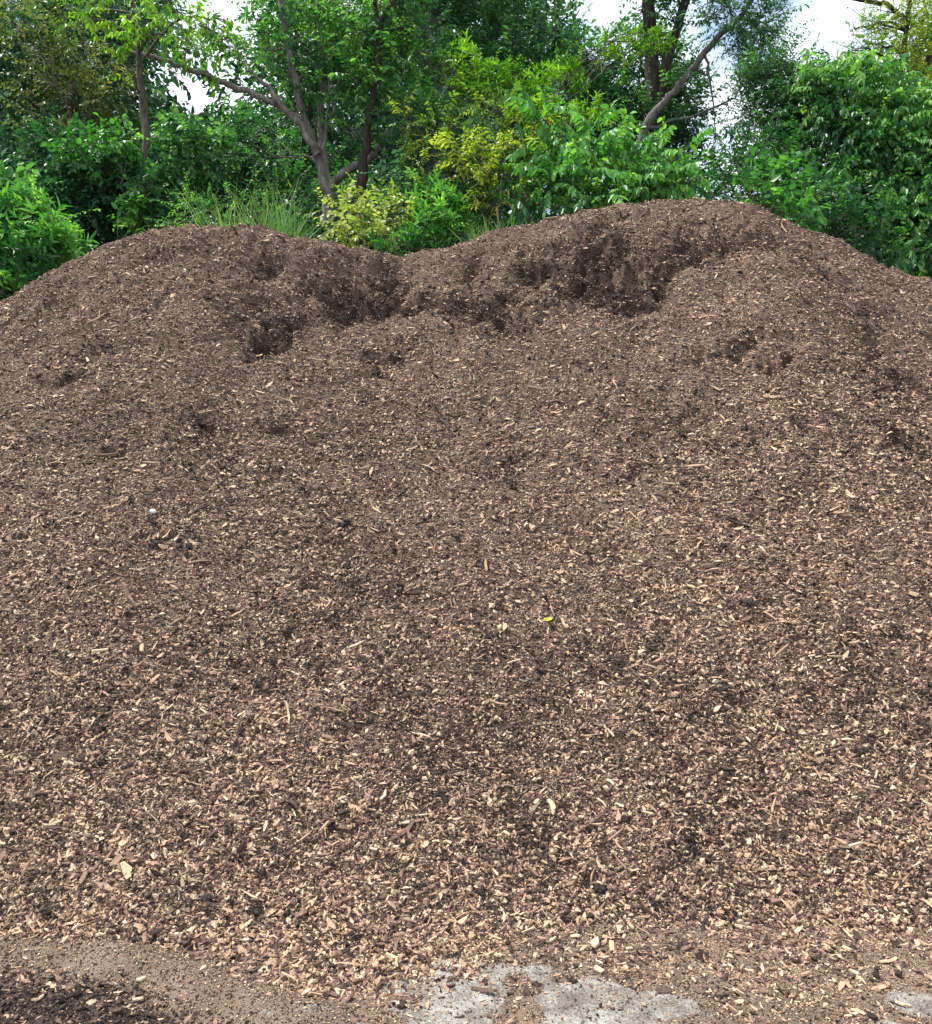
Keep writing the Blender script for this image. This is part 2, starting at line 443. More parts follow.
def build_ground():
    def axis(core, far, n, r):
        s = [core]; d = 0.03
        while s[-1] < far:
            d *= r; s.append(s[-1] + d)
        return np.array(s)
    xo = axis(2.6, 900, 0, 1.13)
    xs = np.concatenate([-xo[::-1], np.arange(-2.59, 2.6, 0.0085), xo])
    ys = np.concatenate([[-900, -300, -100, -30, -10, -4, -2, 0, 0.5, 1.0, 1.3, 1.6], np.arange(1.8, 3.1, 0.0075), np.arange(3.15, 8, 0.4), np.arange(8, 14, 0.12), 14 + np.cumsum(0.15 * 1.18 ** np.arange(1, 44))])
    X, Y, T = grid_mesh(xs, ys)
    Z = ground_h(X, Y)
    o = mesh_np('ground', np.stack([X, Y, Z], 1), T, mat_ground(), smooth=True,
                attrs={'concrete': ('POINT', gmask(X, Y)), 'dark': ('POINT', dmask(X, Y)), 'soil': ('POINT', sstep(8.3, 9.0, Y))})
    tag(o, kind='structure')
    return o

def build_pile():
    us = np.concatenate([np.linspace(-1.15, -0.64, 110)[:-1], np.linspace(-0.64, 0.64, 960), np.linspace(0.64, 1.15, 110)[1:]])
    ys = [2.3]
    while ys[-1] < 9.2: ys.append(ys[-1] + 0.0024 * ys[-1] * (0.8 if ys[-1] > 5 else 1))
    while ys[-1] < 15: ys.append(ys[-1] + 0.07)
    X, Y, T = grid_mesh(us, np.array(ys), True)
    Z, wet_shade = pile_full(X, Y)
    Z = np.maximum(Z, -0.05)
    W = wet_shade_mask(X, Y, wet_shade)
    keep = (Z[T] > -0.045).any(axis=1)
    T = T[keep]
    used = np.zeros(len(X), bool); used[T.ravel()] = True
    idx = np.cumsum(used) - 1
    o = mesh_np('mulch_pile', np.stack([X, Y, Z], 1)[used], idx[T], mat_mulch(), smooth=True, attrs={'wet_shade': ('POINT', W[used])})
    tag(o, 'huge brown heap of shredded bark and wood chip mulch in front of the trees', 'mulch pile')
    return o

# ---------------------------------------------------------------- chips
def surf(x, y, kind):
    if kind == 'pile':
        z, wet_shade = pile_full(x, y); e = 0.012
        zx, _ = pile_full(x + e, y); zy, _ = pile_full(x, y + e)
        n = norm(np.stack([-(zx - z) / e, -(zy - z) / e, np.ones_like(z)], 1))
        return z, n, wet_shade
    z = ground_h(x, y)
    n = np.zeros((len(x), 3)); n[:, 2] = 1
    return z, n, np.zeros_like(z)

BOXV = np.array([[-1, -1, -1], [-1, 1, -1], [-1, 1, 1], [-1, -1, 1], [0, -1, -1], [0, 1, -1], [0, 1, 1], [0, -1, 1], [1, -1, -1], [1, 1, -1], [1, 1, 1], [1, -1, 1]], float) * 0.5
BOXT = []
for s in (0, 4):
    for k in range(4):
        a, b = s + k, s + (k + 1) % 4
        BOXT += [[a, b, b + 4], [a, b + 4, a + 4]]
BOXT += [[0, 2, 1], [0, 3, 2], [8, 9, 10], [8, 10, 11]]
BOXT = np.array(BOXT)
OCTV = np.array([[1, 0, 0], [-1, 0, 0], [0, 1, 0], [0, -1, 0], [0, 0, 1], [0, 0, -1]], float) * 0.5
OCTT = np.array([[0, 2, 4], [2, 1, 4], [1, 3, 4], [3, 0, 4], [2, 0, 5], [1, 2, 5], [3, 1, 5], [0, 3, 5]])

def frames(n, nrm, tilt):
    a = RS.rand(n) * 2 * math.pi
    h = np.stack([np.cos(a), np.sin(a), np.zeros(n)], 1)
    Nn = norm(nrm + tilt[:, None] * RS.randn(n, 3) * 0.5)
    X = norm(h - (h * Nn).sum(1, keepdims=True) * Nn)
    Yv = np.cross(Nn, X)
    return X, Yv, Nn

def solids(tv, tt, pos, X, Y, Z, L, W, T, jit, bend=0.0):
    n = len(pos); k = len(tv)
    v = np.repeat(tv[None], n, 0) + RS.uniform(-jit, jit, (n, k, 3)) * np.array([0.5, 0.5, 0.35])
    if bend:
        end = np.abs(tv[:, 0]) > 0.4
        tp = 0.08 + 0.85 * RS.rand(n, 2)
        left = tv[:, 0] < -0.4; right = tv[:, 0] > 0.4
        v[:, left, 1] *= tp[:, :1]; v[:, right, 1] *= tp[:, 1:]
    lx = v[:, :, 0] * L[:, None]; ly = v[:, :, 1] * W[:, None]; lz = v[:, :, 2] * T[:, None]
    if bend:
        lz = lz + (bend * RS.randn(n) * L)[:, None] * (v[:, :, 0] ** 2)
        ly = ly + (bend * RS.randn(n) * L)[:, None] * (v[:, :, 0] ** 2)
    V = pos[:, None, :] + lx[:, :, None] * X[:, None, :] + ly[:, :, None] * Y[:, None, :] + lz[:, :, None] * Z[:, None, :]
    TT = (np.arange(n)[:, None, None] * k + tt[None]).reshape(-1, 3)
    return V.reshape(-1, 3), TT

class Bag:
    def __init__(s): s.V = []; s.T = []; s.a = []; s.n = 0
    def add(s, V, T, tone):
        s.V.append(V); s.T.append(T + s.n); s.n += len(V)
        s.a.append(np.repeat(tone, len(T) // len(tone)))
    def build(s, name, mat, parent=None):
        return mesh_np(name, np.concatenate(s.V), np.concatenate(s.T), mat, parent, attrs={'tone': ('FACE', np.concatenate(s.a))})

def sample_pile(n, pw, umax=0.66, y0=2.35, y1=9.0):
    # area density ~ y**-pw
    n = int(n * 1.16)
    k = np.linspace(y0, y1, 400); w = k ** (-pw) * (0.58 * k + 0.95); c = np.cumsum(w); c = c / c[-1]
    y = np.interp(RS.rand(n), c, k) + RS.randn(n) * 0.003
    x = RS.uniform(-1, 1, n) * (0.58 * y + 0.95)
    return x, y

def tone_pick(n, dark, mid, pale):
    r = RS.rand(n); s = dark + mid + pale
    t = np.where(r < dark / s, RS.uniform(0.0, 0.30, n), np.where(r < (dark + mid) / s, RS.uniform(0.28, 0.66, n), RS.uniform(0.66, 1.0, n)))
    return t

def coarse(x, y):
    """0..1: where the coarse pale chips lie on top"""
    return np.clip(0.48 + 0.8 * fbm(x, y, 0.7, 4, 401) + 0.5 * fbm(x, y * 0.3, 0.3, 3, 403) + 0.35 * fbm(x, y, 0.12, 2, 402), 0, 1)

def lay(bag, n, pw, L, asp, thick, tilt, tones, dens=None, crumb=False, dark_share=0.62, kind='pile', lift=0.35, box=None, y0=2.35):
    if kind == 'pile': x, y = sample_pile(n, pw, y0=y0)
    else:
        x = RS.uniform(box[0], box[1], n); y = RS.uniform(box[2], box[3], n)
    if dens is not None:
        k = RS.rand(len(x)) < dens(x, y); x = x[k]; y = y[k]
    z, nrm, wet_shade = surf(x, y, kind)
    if kind == 'pile':
        k = z > -0.01; x, y, z, nrm, wet_shade = x[k], y[k], z[k], nrm[k], wet_shade[k]
    else:
        k = z >= pile_macro(x, y) - 0.02; x, y, z, nrm, wet_shade = x[k], y[k], z[k], nrm[k], wet_shade[k]
    n = len(x)
    w = wet_shade_mask(x, y, wet_shade) if kind == 'pile' else dmask(x, y)
    tone = tone_pick(n, *tones)
    darken = RS.rand(n) < w * dark_share * 1.15  # pile: moist hollows with painted shade; ground: dark debris
    tone = np.where(darken, RS.uniform(0.0, 0.2, n), tone)
    X, Yv, Z = frames(n, nrm, np.full(n, tilt))
    l = np.exp(RS.randn(n) * L[1]) * L[0]; l = np.minimum(l, L[0] * 3.2)
    a = RS.uniform(asp[0], asp[1], n)
    wd = l / a; th = wd * RS.uniform(thick[0], thick[1], n)
    pos = np.stack([x, y, z], 1) + nrm * (lift * (th + 0.25 * wd * tilt))[:, None]
    if crumb: V, T = solids(OCTV, OCTT, pos, X, Yv, Z, l, wd, th, 0.28)
    else: V, T = solids(BOXV, BOXT, pos, X, Yv, Z, l, wd, th, 0.22, 0.22)
    bag.add(V, T, tone)

def build_chips(pile):
    b = Bag()
    # fines
    lay(b, 480000, 1.7, (0.0095, 0.5), (1.0, 2.6), (0.5, 1.0), 0.9, (0.34, 0.40, 0.26), crumb=True, lift=0.3)
    in_wet_shade = lambda x, y: np.clip(dents(x, y)[1] * 1.2, 0, 1)
    lay(b, 200000, 0.0, (0.013, 0.5), (1.0, 2.6), (0.5, 1.0), 0.9, (0.5, 0.38, 0.12), dens=lambda x, y: in_wet_shade(x, y) * (y > 4.2), crumb=True, lift=0.5, dark_share=.8)
    lay(b, 60000, 0.0, (0.024, 0.4), (2.0, 6.0), (0.2, 0.5), 1.0, (0.4, 0.4, 0.2), dens=lambda x, y: in_wet_shade(x, y) * (y > 4.2), lift=0.8, dark_share=.7)
    lay(b, 26000, 0.0, (0.025, 0.35), (1.0, 2.2), (0.5, 0.9), 0.9, (0.9, 0.1, 0.0), dens=lambda x, y: in_wet_shade(x, y) * (y > 4.2), crumb=True, lift=0.35, dark_share=.6)
    lay(b, 6000, 1.0, (0.042, 0.4), (7.0, 15.0), (0.5, 1.0), 1.3, (0.25, 0.45, 0.30), lift=1.2)
    # slivers and small flakes
    lay(b, 300000, 1.4, (0.0150, 0.45), (2.2, 8.0), (0.25, 0.6), 1.0, (0.27, 0.34, 0.39), dens=lambda x, y: 0.45 + 0.55 * coarse(x, y), lift=0.6)
    # chips
    lay(b, 70000, 1.0, (0.0210, 0.38), (2.0, 7.0), (0.12, 0.3), 0.95, (0.22, 0.34, 0.44), dens=lambda x, y: 0.08 + 0.92 * coarse(x, y), lift=0.8)
    # big flakes, more of them low on the flank
    lay(b, 3600, 1.3, (0.033, 0.25), (1.9, 6.0), (0.08, 0.2), 0.7, (0.2, 0.35, 0.45), dens=lambda x, y: coarse(x, y) ** 1.5, lift=1.0)
    o = b.build('wood_chips', mat_chips(), pile)
    o['kind'] = 'stuff'
    # dark bark lumps, embedded in the heap
    c = Bag()
    x, y = sample_pile(9000, 0.9)
    _, w0 = pile_full(x, y)
    k = RS.rand(len(x)) < 0.02 + 0.34 * (1 - 0.6 * sstep(4, 6, y)) * sstep(0.05, 0.5, fbm(x, y, 0.5, 3, 501)) + 0.9 * w0 * sstep(4.5, 6, y); x, y = x[k], y[k]
    z, nrm, wet_shade = surf(x, y, 'pile'); k = z > 0; x, y, z, nrm = x[k], y[k], z[k], nrm[k]; n = len(x)
    for r in range(7):
        X, Yv, Z = frames(n, nrm, np.full(n, 1.2)); l = np.exp(RS.randn(n) * 0.4) * 0.0145
        pos = np.stack([x, y, z], 1) + nrm * (RS.rand(n) * 0.016)[:, None] + RS.randn(n, 3) * 0.011
        V, T = solids(OCTV, OCTT, pos, X, Yv, Z, l, l * RS.uniform(.6, 1, n), l * RS.uniform(.5, .9, n), 0.25)
        c.add(V, T, RS.rand(n))
    o = c.build('bark_lumps', mat_clod(), pile); o['kind'] = 'stuff'
    # loose litter on the ground at the foot
    g = Bag()
    box = (-2.5, 2.5, 1.8, 3.05)
    fade = lambda x, y: (1 - 0.8 * sstep(0.35, 0.9, gmask(x, y) + 0.4 * fbm(x, y, 0.05, 3, 777)))
    lay(g, 230000, 0, (0.0048, 0.4), (1.0, 2.2), (0.5, 1.0), 0.8, (0.30, 0.50, 0.20), dens=fade, crumb=True, kind='ground', box=box, dark_share=0.8)
    foot = lambda x, y: (0.16 + 0.9 * sstep(2.28, 2.66, y + 0.22 * fbm(x, y, 0.4, 3, 888))) * (1 - 0.9 * sstep(0.2, 0.5, gmask(x, y))) * (0.3 + coarse(x, y)) * (1 - 0.9 * np.clip(berm(x, y) / 0.02, 0, 1))
    lay(g, 66000, 0, (0.0125, 0.5), (1.6, 6.0), (0.2, 0.5), 0.6, (0.40, 0.35, 0.25), dens=foot, kind='ground', box=box, dark_share=0.4, lift=0.6)
    lay(g, 2500, 0, (0.022, 0.4), (1.8, 5.0), (0.15, 0.3), 0.6, (0.25, 0.35, 0.40), dens=foot, kind='ground', box=box, dark_share=0.4, lift=0.8)
    dk = Bag()
    db = (-2.5, -0.4, 1.85, 2.75)
    dd = lambda x, y: np.clip(dmask(x, y) * 0.85 + 0.02, 0, 1)
    lay(dk, 66000, 0, (0.006, 0.5), (1.0, 2.5), (0.5, 1.0), 0.9, (0.72, 0.20, 0.08), dens=dd, crumb=True, kind='ground', box=db, dark_share=0.35)
    lay(dk, 27000, 0, (0.0100, 0.5), (1.3, 4.5), (0.15, 0.4), 0.8, (0.62, 0.24, 0.14), dens=dd, kind='ground', box=db, dark_share=0.3, lift=0.9)
    lay(dk, 330, 0, (0.018, 0.35), (1.5, 4), (0.08, 0.2), 0.6, (0.3, 0.2, 0.5), dens=dd, kind='ground', box=db, dark_share=0.2, lift=1.2)
    o = dk.build('dark_debris', mat_chips('dark_debris', 0.75))
    tag(o, 'dark grey brown debris of bark crumbs covering the bottom left corner of the ground', 'debris', kind='stuff')
    o = g.build('wood_litter', mat_chips('litter_chips'))
    tag(o, 'fine wood crumbs and scattered chips strewn over the ground at the foot of the heap', 'wood litter', kind='stuff')

# ------------------------------------------------- single pieces on the heap
def ico(n=2):
    import bmesh
    bm = bmesh.new(); bmesh.ops.create_icosphere(bm, subdivisions=n, radius=0.5)
    V = np.array([v.co[:] for v in bm.verts]); T = np.array([[v.index for v in f.verts] for f in bm.faces]); bm.free()
    return V, T

def surface_at(px, py):
    ys = np.linspace(1.8, 9.2, 3000)
    dx, dy, dz = ray(px, py); t = ys / dy
    z = CAM[2] + dz * t
    h, _ = pile_full(dx * t, ys); h = np.maximum(h, ground_h(dx * t, ys))
    k = np.nonzero(z <= h)[0]; k = k[0] if len(k) else -1
    x, y = dx * t[k], ys[k]
    e = 0.03
    q, _ = pile_full(np.array([x, x + e, x]), np.array([y, y, y + e]))
    n = norm(np.array([-(q[1] - q[0]) / e, -(q[2] - q[0]) / e, 1.0])) if h[k] > 0.02 else np.array([0, 0, 1.0])
    return np.array([x, y, h[k]]), n

def place_single(name, px, py, V, T, mat, label, cat, ang, lift, tone=None, group=None, tilt=0.25):
    p, n = surface_at(px, py)
    Nn = norm(n + tilt * RS.randn(3) * 0.4)
    h = np.array([math.cos(ang), math.sin(ang), 0]); X = norm(h - h.dot(Nn) * Nn); Y = np.cross(Nn, X)
    W = V[:, :1] * X + V[:, 1:2] * Y + V[:, 2:3] * Nn + n * lift
    o = mesh_np(name, W, T, mat, attrs={'tone': ('FACE', np.full(len(T), tone))} if tone is not None else None)
    o.location = [float(c) for c in p]
    tag(o, label, cat, group)
    return o

def chip_shape(L, W, T, bend=0.1):
    xs = np.linspace(-0.5, 0.5, 7)
    wp = np.array([0.35, 0.8, 1.0, 0.95, 0.9, 0.65, 0.2]) * RS.uniform(0.85, 1.15, 7)
    V = []
    for i, x in enumerate(xs):
        off = RS.uniform(-0.08, 0.08) * W
        for (a, b) in ((-0.5, -0.5), (0.5, -0.5), (0.42, 0.5), (-0.42, 0.5)):
            V.append([x * L, a * W * wp[i] + off, b * T + bend * L * (x * x * 4 - 0.5) + RS.uniform(-.1, .1) * T])
    Tt = []
    for i in range(6):
        for k in range(4):
            a, b2 = i * 4 + k, i * 4 + (k + 1) % 4
            Tt += [[a, b2, b2 + 4], [a, b2 + 4, a + 4]]
    Tt += [[0, 2, 1], [0, 3, 2], [24, 25, 26], [24, 26, 27]]
    return np.array(V), np.array(Tt)

def build_singles():
    mc = mat_chips('single_chip'); md = mat_clod()
    yl = mat_leaf('yellow_leaf', [(0.50, 0.42, 0.04), (0.62, 0.52, 0.07)], 0.25)
    wh, nt = new_mat('white_pebble'); finish(nt, (0.72, 0.70, 0.68), 0.6, 0.3, noise(nt, 90), 0.3, 0.004)
    chips = [
      (125, 842, .085, .040, 0.97, 1.3, 'pale cream split wood chip standing out above the left foot of the heap'),
      (739, 529, .090, .045, 0.92, 0.4, 'pale tan wood chip lying alone on the fine brown slope right of the middle'),
      (658, 520, .085, .045, 0.90, 1.0, 'small pale chip beside the dark moist band at mid slope'),
      (315, 752, .060, .045, 0.78, 1.2, 'flat reddish tan chip lying on fine brown mulch left of the middle'),
      (918, 632, .060, .035, 0.97, 0.5, 'whitish wood chip near the right edge at mid height of the slope'),
      (600, 702, .070, .035, 0.96, 0.2, 'pale pinkish chip lying flat just below the middle of the slope'),
      (490, 803, .060, .035, 0.95, 1.6, 'pale curled chip beside a dark lump low on the slope'),
      (520, 602, .070, .035, 0.97, 0.1, 'pale chip with a dark gap under it left of the yellow leaf'),
      (640, 652, .075, .030, 0.93, -0.3, 'pale chip pointing down to the right of the yellow leaf'),
      (690, 730, .055, .030, 0.95, 0.6, 'pale chip next to the cluster of dark lumps right of the middle'),
      (300, 868, .060, .020, 0.93, 0.9, 'long thin pale splinter low on the left of the heap'),
      (190, 932, .050, .026, 0.95, 0.9, 'pale chip at the lower edge of the heap above the dusty strip'),
      (245, 942, .045, .018, 0.96, 0.0, 'flat whitish chip lying on the dusty strip of ground'),
      (138, 1001, .045, .018, 0.97, 0.4, 'pale pointed chip on the dark debris in the bottom left corner'),
      (38, 1000, .050, .034, 0.86, 0.8, 'broad tan chip lying on dark debris at the lower left edge'),
      (702, 866, .045, .032, 0.85, 0.0, 'yellowish chip beside the dark lumps at the foot of the heap'),
      (828, 872, .050, .030, 0.93, 0.2, 'broad pale chip near the right foot of the heap'),
      (425, 846, .045, .040, 0.93, 0.9, 'blunt cream chip low in the middle of the heap'),
      (268, 236, .12, .055, 0.90, 0.5, 'pale chip on the rim of the left hump'),
      (268, 236 + 150, .12, .05, 0.95, 0.9, 'pale chip on the left slope under the dark moist gully'),
    ]
    for (px, py, L, W, tone, ang, lab) in chips:
        L *= 0.68; W *= 0.62; tone = tone * 0.95
        V, T = chip_shape(L, W, 0.005, 0.10)
        place_single('wood_chip', px, py, V, T, mc, lab, 'wood chip', ang, 0.006, tone, tilt=0.45)
    sticks = [
      (765, 252, .30, .020, 0.85, 2.05, 'straight pale stick lying on the right hump near its crest'),
      (98, 320, .22, .022, 0.88, 1.45, 'short pale stick standing upright in the left slope'),
      (868, 214 + 60, .20, .014, 0.8, 2.5, 'thin pale stick along the right shoulder of the heap'),
      (305, 840, .10, .010, 0.85, 1.0, 'thin pale twig lying low on the left of the heap'),
      (620, 865, .11, .010, 0.82, 2.2, 'thin pale twig lying low on the heap right of centre'),
      (405, 610, .13, .012, 0.75, 1.9, 'slender tan twig on the slope left of the yellow leaf'),
    ]
    for (px, py, L, W, tone, ang, lab) in sticks:
        L *= 0.7; W *= 0.55; tone *= 0.9
        V, T = chip_shape(L, W, W * 0.7, 0.05)
        place_single('stick', px, py, V, T, mc, lab, 'stick', ang, 0.02, tone, tilt=0.5)
    IV, IT = ico(3)
    clods = [
      (690, 852, .070, 'dark crumbly bark lump at the foot of the heap right of centre'),
      (705, 860, .055, 'smaller black lump touching the dark lump at the foot right of centre'),
      (684, 862, .045, 'small black lump just left of the yellowish chip at the foot'),
      (722, 690, .090, 'dark bark lump in the middle of the right slope'),
      (748, 604, .085, 'dark flat lump on the upper right slope above the dark bark lumps'),
      (480, 893, .055, 'grey black charred lump in the middle foot of the heap'),
      (490, 908, .050, 'long grey charred piece below the charred lump at the foot'),
      (422, 888, .045, 'grey lump among pale chips low in the middle of the heap'),
      (600, 890, .055, 'dark grey stone like lump at the foot of the heap'),
      (654, 905, .045, 'small dark lump close to the dusty ground right of centre'),
      (862, 752, .070, 'dark lump on the lower right slope by the picture edge'),
      (345, 525, .080, 'dark grey lump in the left middle of the slope'),
      (40, 892, .050, 'dark lump low at the left foot of the heap'),
      (112, 868, .050, 'black lump below the cream split chip on the left'),
      (440, 796, .055, 'dark grey lump low on the slope left of the curled pale chip'),
      (536, 985, .028, 'small black lump on the dust beside the bare concrete'),
      (572, 982, .032, 'black bark crumb lying on the bare concrete patch'),
      (718, 998, .030, 'black bark crumb at the tip of the bare concrete patch'),
      (155, 600 - 55, .080, 'dark lump in the moist patch on the left slope'),
    ]
    for (px, py, s, lab) in clods:
        s *= 0.8
        nn = 46; d = norm(RS.randn(nn, 3)) * (RS.rand(nn, 1) ** 0.5) * np.array([s * 0.62, s * 0.42, s * 0.30])
        X, Yv, Z = frames(nn, norm(RS.randn(nn, 3)), np.full(nn, 1.0)); l = s * RS.uniform(.22, .5, nn)
        V1, T1 = solids(OCTV, OCTT, d, X, Yv, Z, l, l * RS.uniform(.6, 1, nn), l * RS.uniform(.5, .9, nn), 0.2)
        rr = IV / 0.5
        V2 = IV * (0.9 + 0.35 * fbm(rr[:, 0] + rr[:, 2] + px, rr[:, 1] - rr[:, 2] * .7, 0.8, 3, px))[:, None] * np.array([s * 1.05, s * 0.72, s * 0.5])
        V = np.concatenate([V2, V1]); T = np.concatenate([IT, T1 + len(V2)])
        place_single('bark_lump', px, py, V, T, md, lab, 'bark lump', RS.uniform(-.5, .5), s * 0.05)
    # yellow leaf
    LV = np.array([[-.5, 0, 0], [-.2, -.26, .05], [.2, -.24, .07], [.5, 0, .1], [.2, .24, .03], [-.2, .26, .12], [0, 0, -.06]]) * 0.052
    LT = np.array([[0, 1, 6], [1, 2, 6], [2, 3, 6], [3, 4, 6], [4, 5, 6], [5, 0, 6]])
    place_single('fallen_leaf', 547, 625, LV, LT, yl, 'fallen bright yellow leaf lying on the middle of the slope', 'leaf', 0.5, 0.025, 0.5)
    V = IV * (1 + 0.1 * RS.randn(len(IV))[:, None] * .3) * np.array([.034, .026, .02])
    place_single('pebble', 153, 513, V, IT, wh, 'white pebble lying on the left side of the slope', 'pebble', 0.3, 0.010)

# ---------------------------------------------------------------- foliage
# leaf templates: x along the leaf (0..1), y across (-.5.. .5), z up
LEAF = (np.array([[0, 0, 0], [.28, -.5, .07], [.70, -.38, .02], [1, 0, -.10], [.70, .38, .02], [.28, .5, .07], [.5, 0, -.04]], float),
        np.array([[0, 1, 6], [1, 2, 6], [2, 3, 6], [3, 4, 6], [4, 5, 6], [5, 0, 6]]))
SMALL = (np.array([[0, 0, 0], [.45, -.5, .05], [1, 0, -.08], [.45, .5, .05]], float), np.array([[0, 1, 2], [0, 2, 3]]))
BLADE = (np.array([[0, -.5, 0], [0, .5, 0], [.5, -.35, .0], [.5, .35, .0], [1, 0, 0.0]], float), np.array([[0, 2, 3], [0, 3, 1], [2, 4, 3]]))
STICK = (np.array([[0, -.5, -.3], [0, .5, -.3], [0, 0, .5], [1, 0, 0]], float), np.array([[0, 1, 3], [1, 2, 3], [2, 0, 3], [0, 2, 1]]))

def place_leaves(tmpl, P, D, Nn, L, W, droop=None):
    tv, tt = tmpl
    D = norm(D); S = norm(np.cross(Nn, D)); Z = np.cross(D, S)
    V = P[:, None, :] + (tv[None, :, 0] * L[:, None])[:, :, None] * D[:, None, :] \
        + (tv[None, :, 1] * W[:, None])[:, :, None] * S[:, None, :] + (tv[None, :, 2] * (W if tmpl is STICK else L)[:, None])[:, :, None] * Z[:, None, :]
    T = (np.arange(len(P))[:, None, None] * len(tv) + tt[None]).reshape(-1, 3)
    return V.reshape(-1, 3), T

KINDS = {
 # leaves per spray, spray length, leaf length, width ratio, template, downward pull, arrangement
 'small':   dict(k=12, sl=.34, ll=.062, wr=.50, t=SMALL, droop=.25, arr='alt'),
 'medium':  dict(k=9,  sl=.36, ll=.095, wr=.50, t=LEAF, droop=.45, arr='alt'),
 'broad':   dict(k=7,  sl=.34, ll=.125, wr=.62, t=LEAF, droop=.55, arr='alt'),
 'pinnate': dict(k=13, sl=.42, ll=.100, wr=.36, t=LEAF, droop=.55, arr='pin'),
 'droop':   dict(k=13, sl=.44, ll=.125, wr=.42, t=LEAF, droop=1.35, arr='pin'),
 'whorl':   dict(k=9,  sl=.10, ll=.120, wr=.27, t=LEAF, droop=.0, arr='whorl'),
 'feather': dict(k=17, sl=.50, ll=.070, wr=.36, t=SMALL, droop=.6, arr='pin'),
}
def sprays(kind, P, D, scale, tone0):
    K = KINDS[kind]; k = K['k']; n = len(P)
    up = np.array([0, 0, 1.0])
    S = norm(np.cross(D, up) + 0.35 * RS.randn(n, 3)); Z = norm(np.cross(S, D))
    sl = K['sl'] * scale * RS.uniform(.75, 1.25, n)
    out = []
    t = (np.arange(k) + 0.6) / k
    idx = np.arange(k)
    Pl = P[:, None, :] + (t[None, :] * sl[:, None])[:, :, None] * D[:, None, :]
    Pl[:, :, 2] -= 0.35 * min(K['droop'], 1.0) * (t[None] ** 2) * sl[:, None]
    if K['arr'] == 'whorl':
        a = idx * 2.39 + RS.rand(n)[:, None] * 6.28
        dr = np.cos(a)[:, :, None] * S[:, None, :] + np.sin(a)[:, :, None] * Z[:, None, :]
        LD = norm(D[:, None, :] * (0.25 + 0.9 * t[None, :, None]) + dr)
        LN = norm(D[:, None, :] * 1.0 - dr * 0.3 + 0.2 * RS.randn(n, k, 3))
    else:
        side = np.where(idx % 2 == 0, 1.0, -1.0)
        fwd = 0.45 if K['arr'] == 'pin' else 0.6
        LD = D[:, None, :] * fwd + side[None, :, None] * S[:, None, :] * 0.9 + 0.22 * RS.randn(n, k, 3)
        if K['arr'] == 'pin': LD[:, -1] = D + 0.1 * RS.randn(n, 3)
        LD[:, :, 2] -= K['droop'] * RS.uniform(.6, 1.3, (n, k))
        LD = norm(LD)
        LN = norm(Z[:, None, :] + np.array([0, -0.15, 0.35]) + (0.30 if K['arr'] == 'pin' else 0.5) * RS.randn(n, k, 3))
    ll = K['ll'] * scale[:, None] if np.ndim(scale) else K['ll'] * scale
    ll = ll * RS.uniform(.65, 1.25, (n, k))
    V, T = place_leaves(K['t'], Pl.reshape(-1, 3), LD.reshape(-1, 3), LN.reshape(-1, 3), ll.ravel(), (ll * K['wr'] * RS.uniform(.85, 1.15, (n, k))).ravel())
    tone = np.clip(np.repeat(tone0, k) + 0.13 * RS.randn(n * k), 0, 1)
    tone = np.repeat(tone, len(K['t'][1]))
    # the twig that carries them
    e = Pl[:, -1] - P; L = np.linalg.norm(e, axis=1)
    V2, T2 = place_leaves(STICK, P, e, Z, L, np.full(n, 0.007) * scale)
    return V, T, tone, V2, T2

class Crown:
    def __init__(s, gaps=()): s.V = []; s.T = []; s.a = []; s.m = []; s.n = 0; s.gaps = gaps
    def put(s, V, T, tone, mi):
        s.V.append(V); s.T.append(T + s.n); s.n += len(V); s.a.append(tone); s.m.append(np.full(len(T), mi))
    def clump(s, kind, c, r, dens, scale=1.0, tone=0.5, spread=0.14, hang=0.0):
        K = KINDS[kind]
        area = math.pi * r[0] * r[2]
        n = max(6, int(8.0 * dens * area / (0.30 * (K['sl'] + K['ll']) * K['ll'] * scale * scale * K['k'] * 0.5) * 0.9))
        d = norm(RS.randn(n, 3))
        # uneven, lumpy outline
        lump = 1 + 0.30 * fbm(d[:, 0] * 1.5 + c[0] * 3, d[:, 2] * 1.5 + d[:, 1] * 1.1 + c[2] * 3, 0.8, 2, int(abs(c[0]) * 100) % 999)
        rad = RS.rand(n) ** 0.45 * lump
        P = c + d * rad[:, None] * np.asarray(r)
        D = norm(d * 0.8 + RS.randn(n, 3) * 0.45 + np.array([0, -0.15, 0.25 - hang]))
        k = keep_mask(P)
        P, D = P[k], D[k]; n = len(P)
        if n == 0: return
        sc = scale * RS.uniform(.8, 1.2, n)
        t0 = tone + spread * RS.randn(n) + 0.10 * RS.randn() + 0.25 * fbm(P[:, 0] + P[:, 1], P[:, 2], 0.5, 2, 55)
        V, T, to, V2, T2 = sprays(kind, P, D, sc, t0)
        s.put(V, T, to, 0); s.put(V2, T2, np.zeros(len(T2)), 1)
    def build(s, name, mats, parent):
        return mesh_np(name, np.concatenate(s.V), np.concatenate(s.T), mats, parent, attrs={'tone': ('FACE', np.concatenate(s.a))}, midx=np.concatenate(s.m))

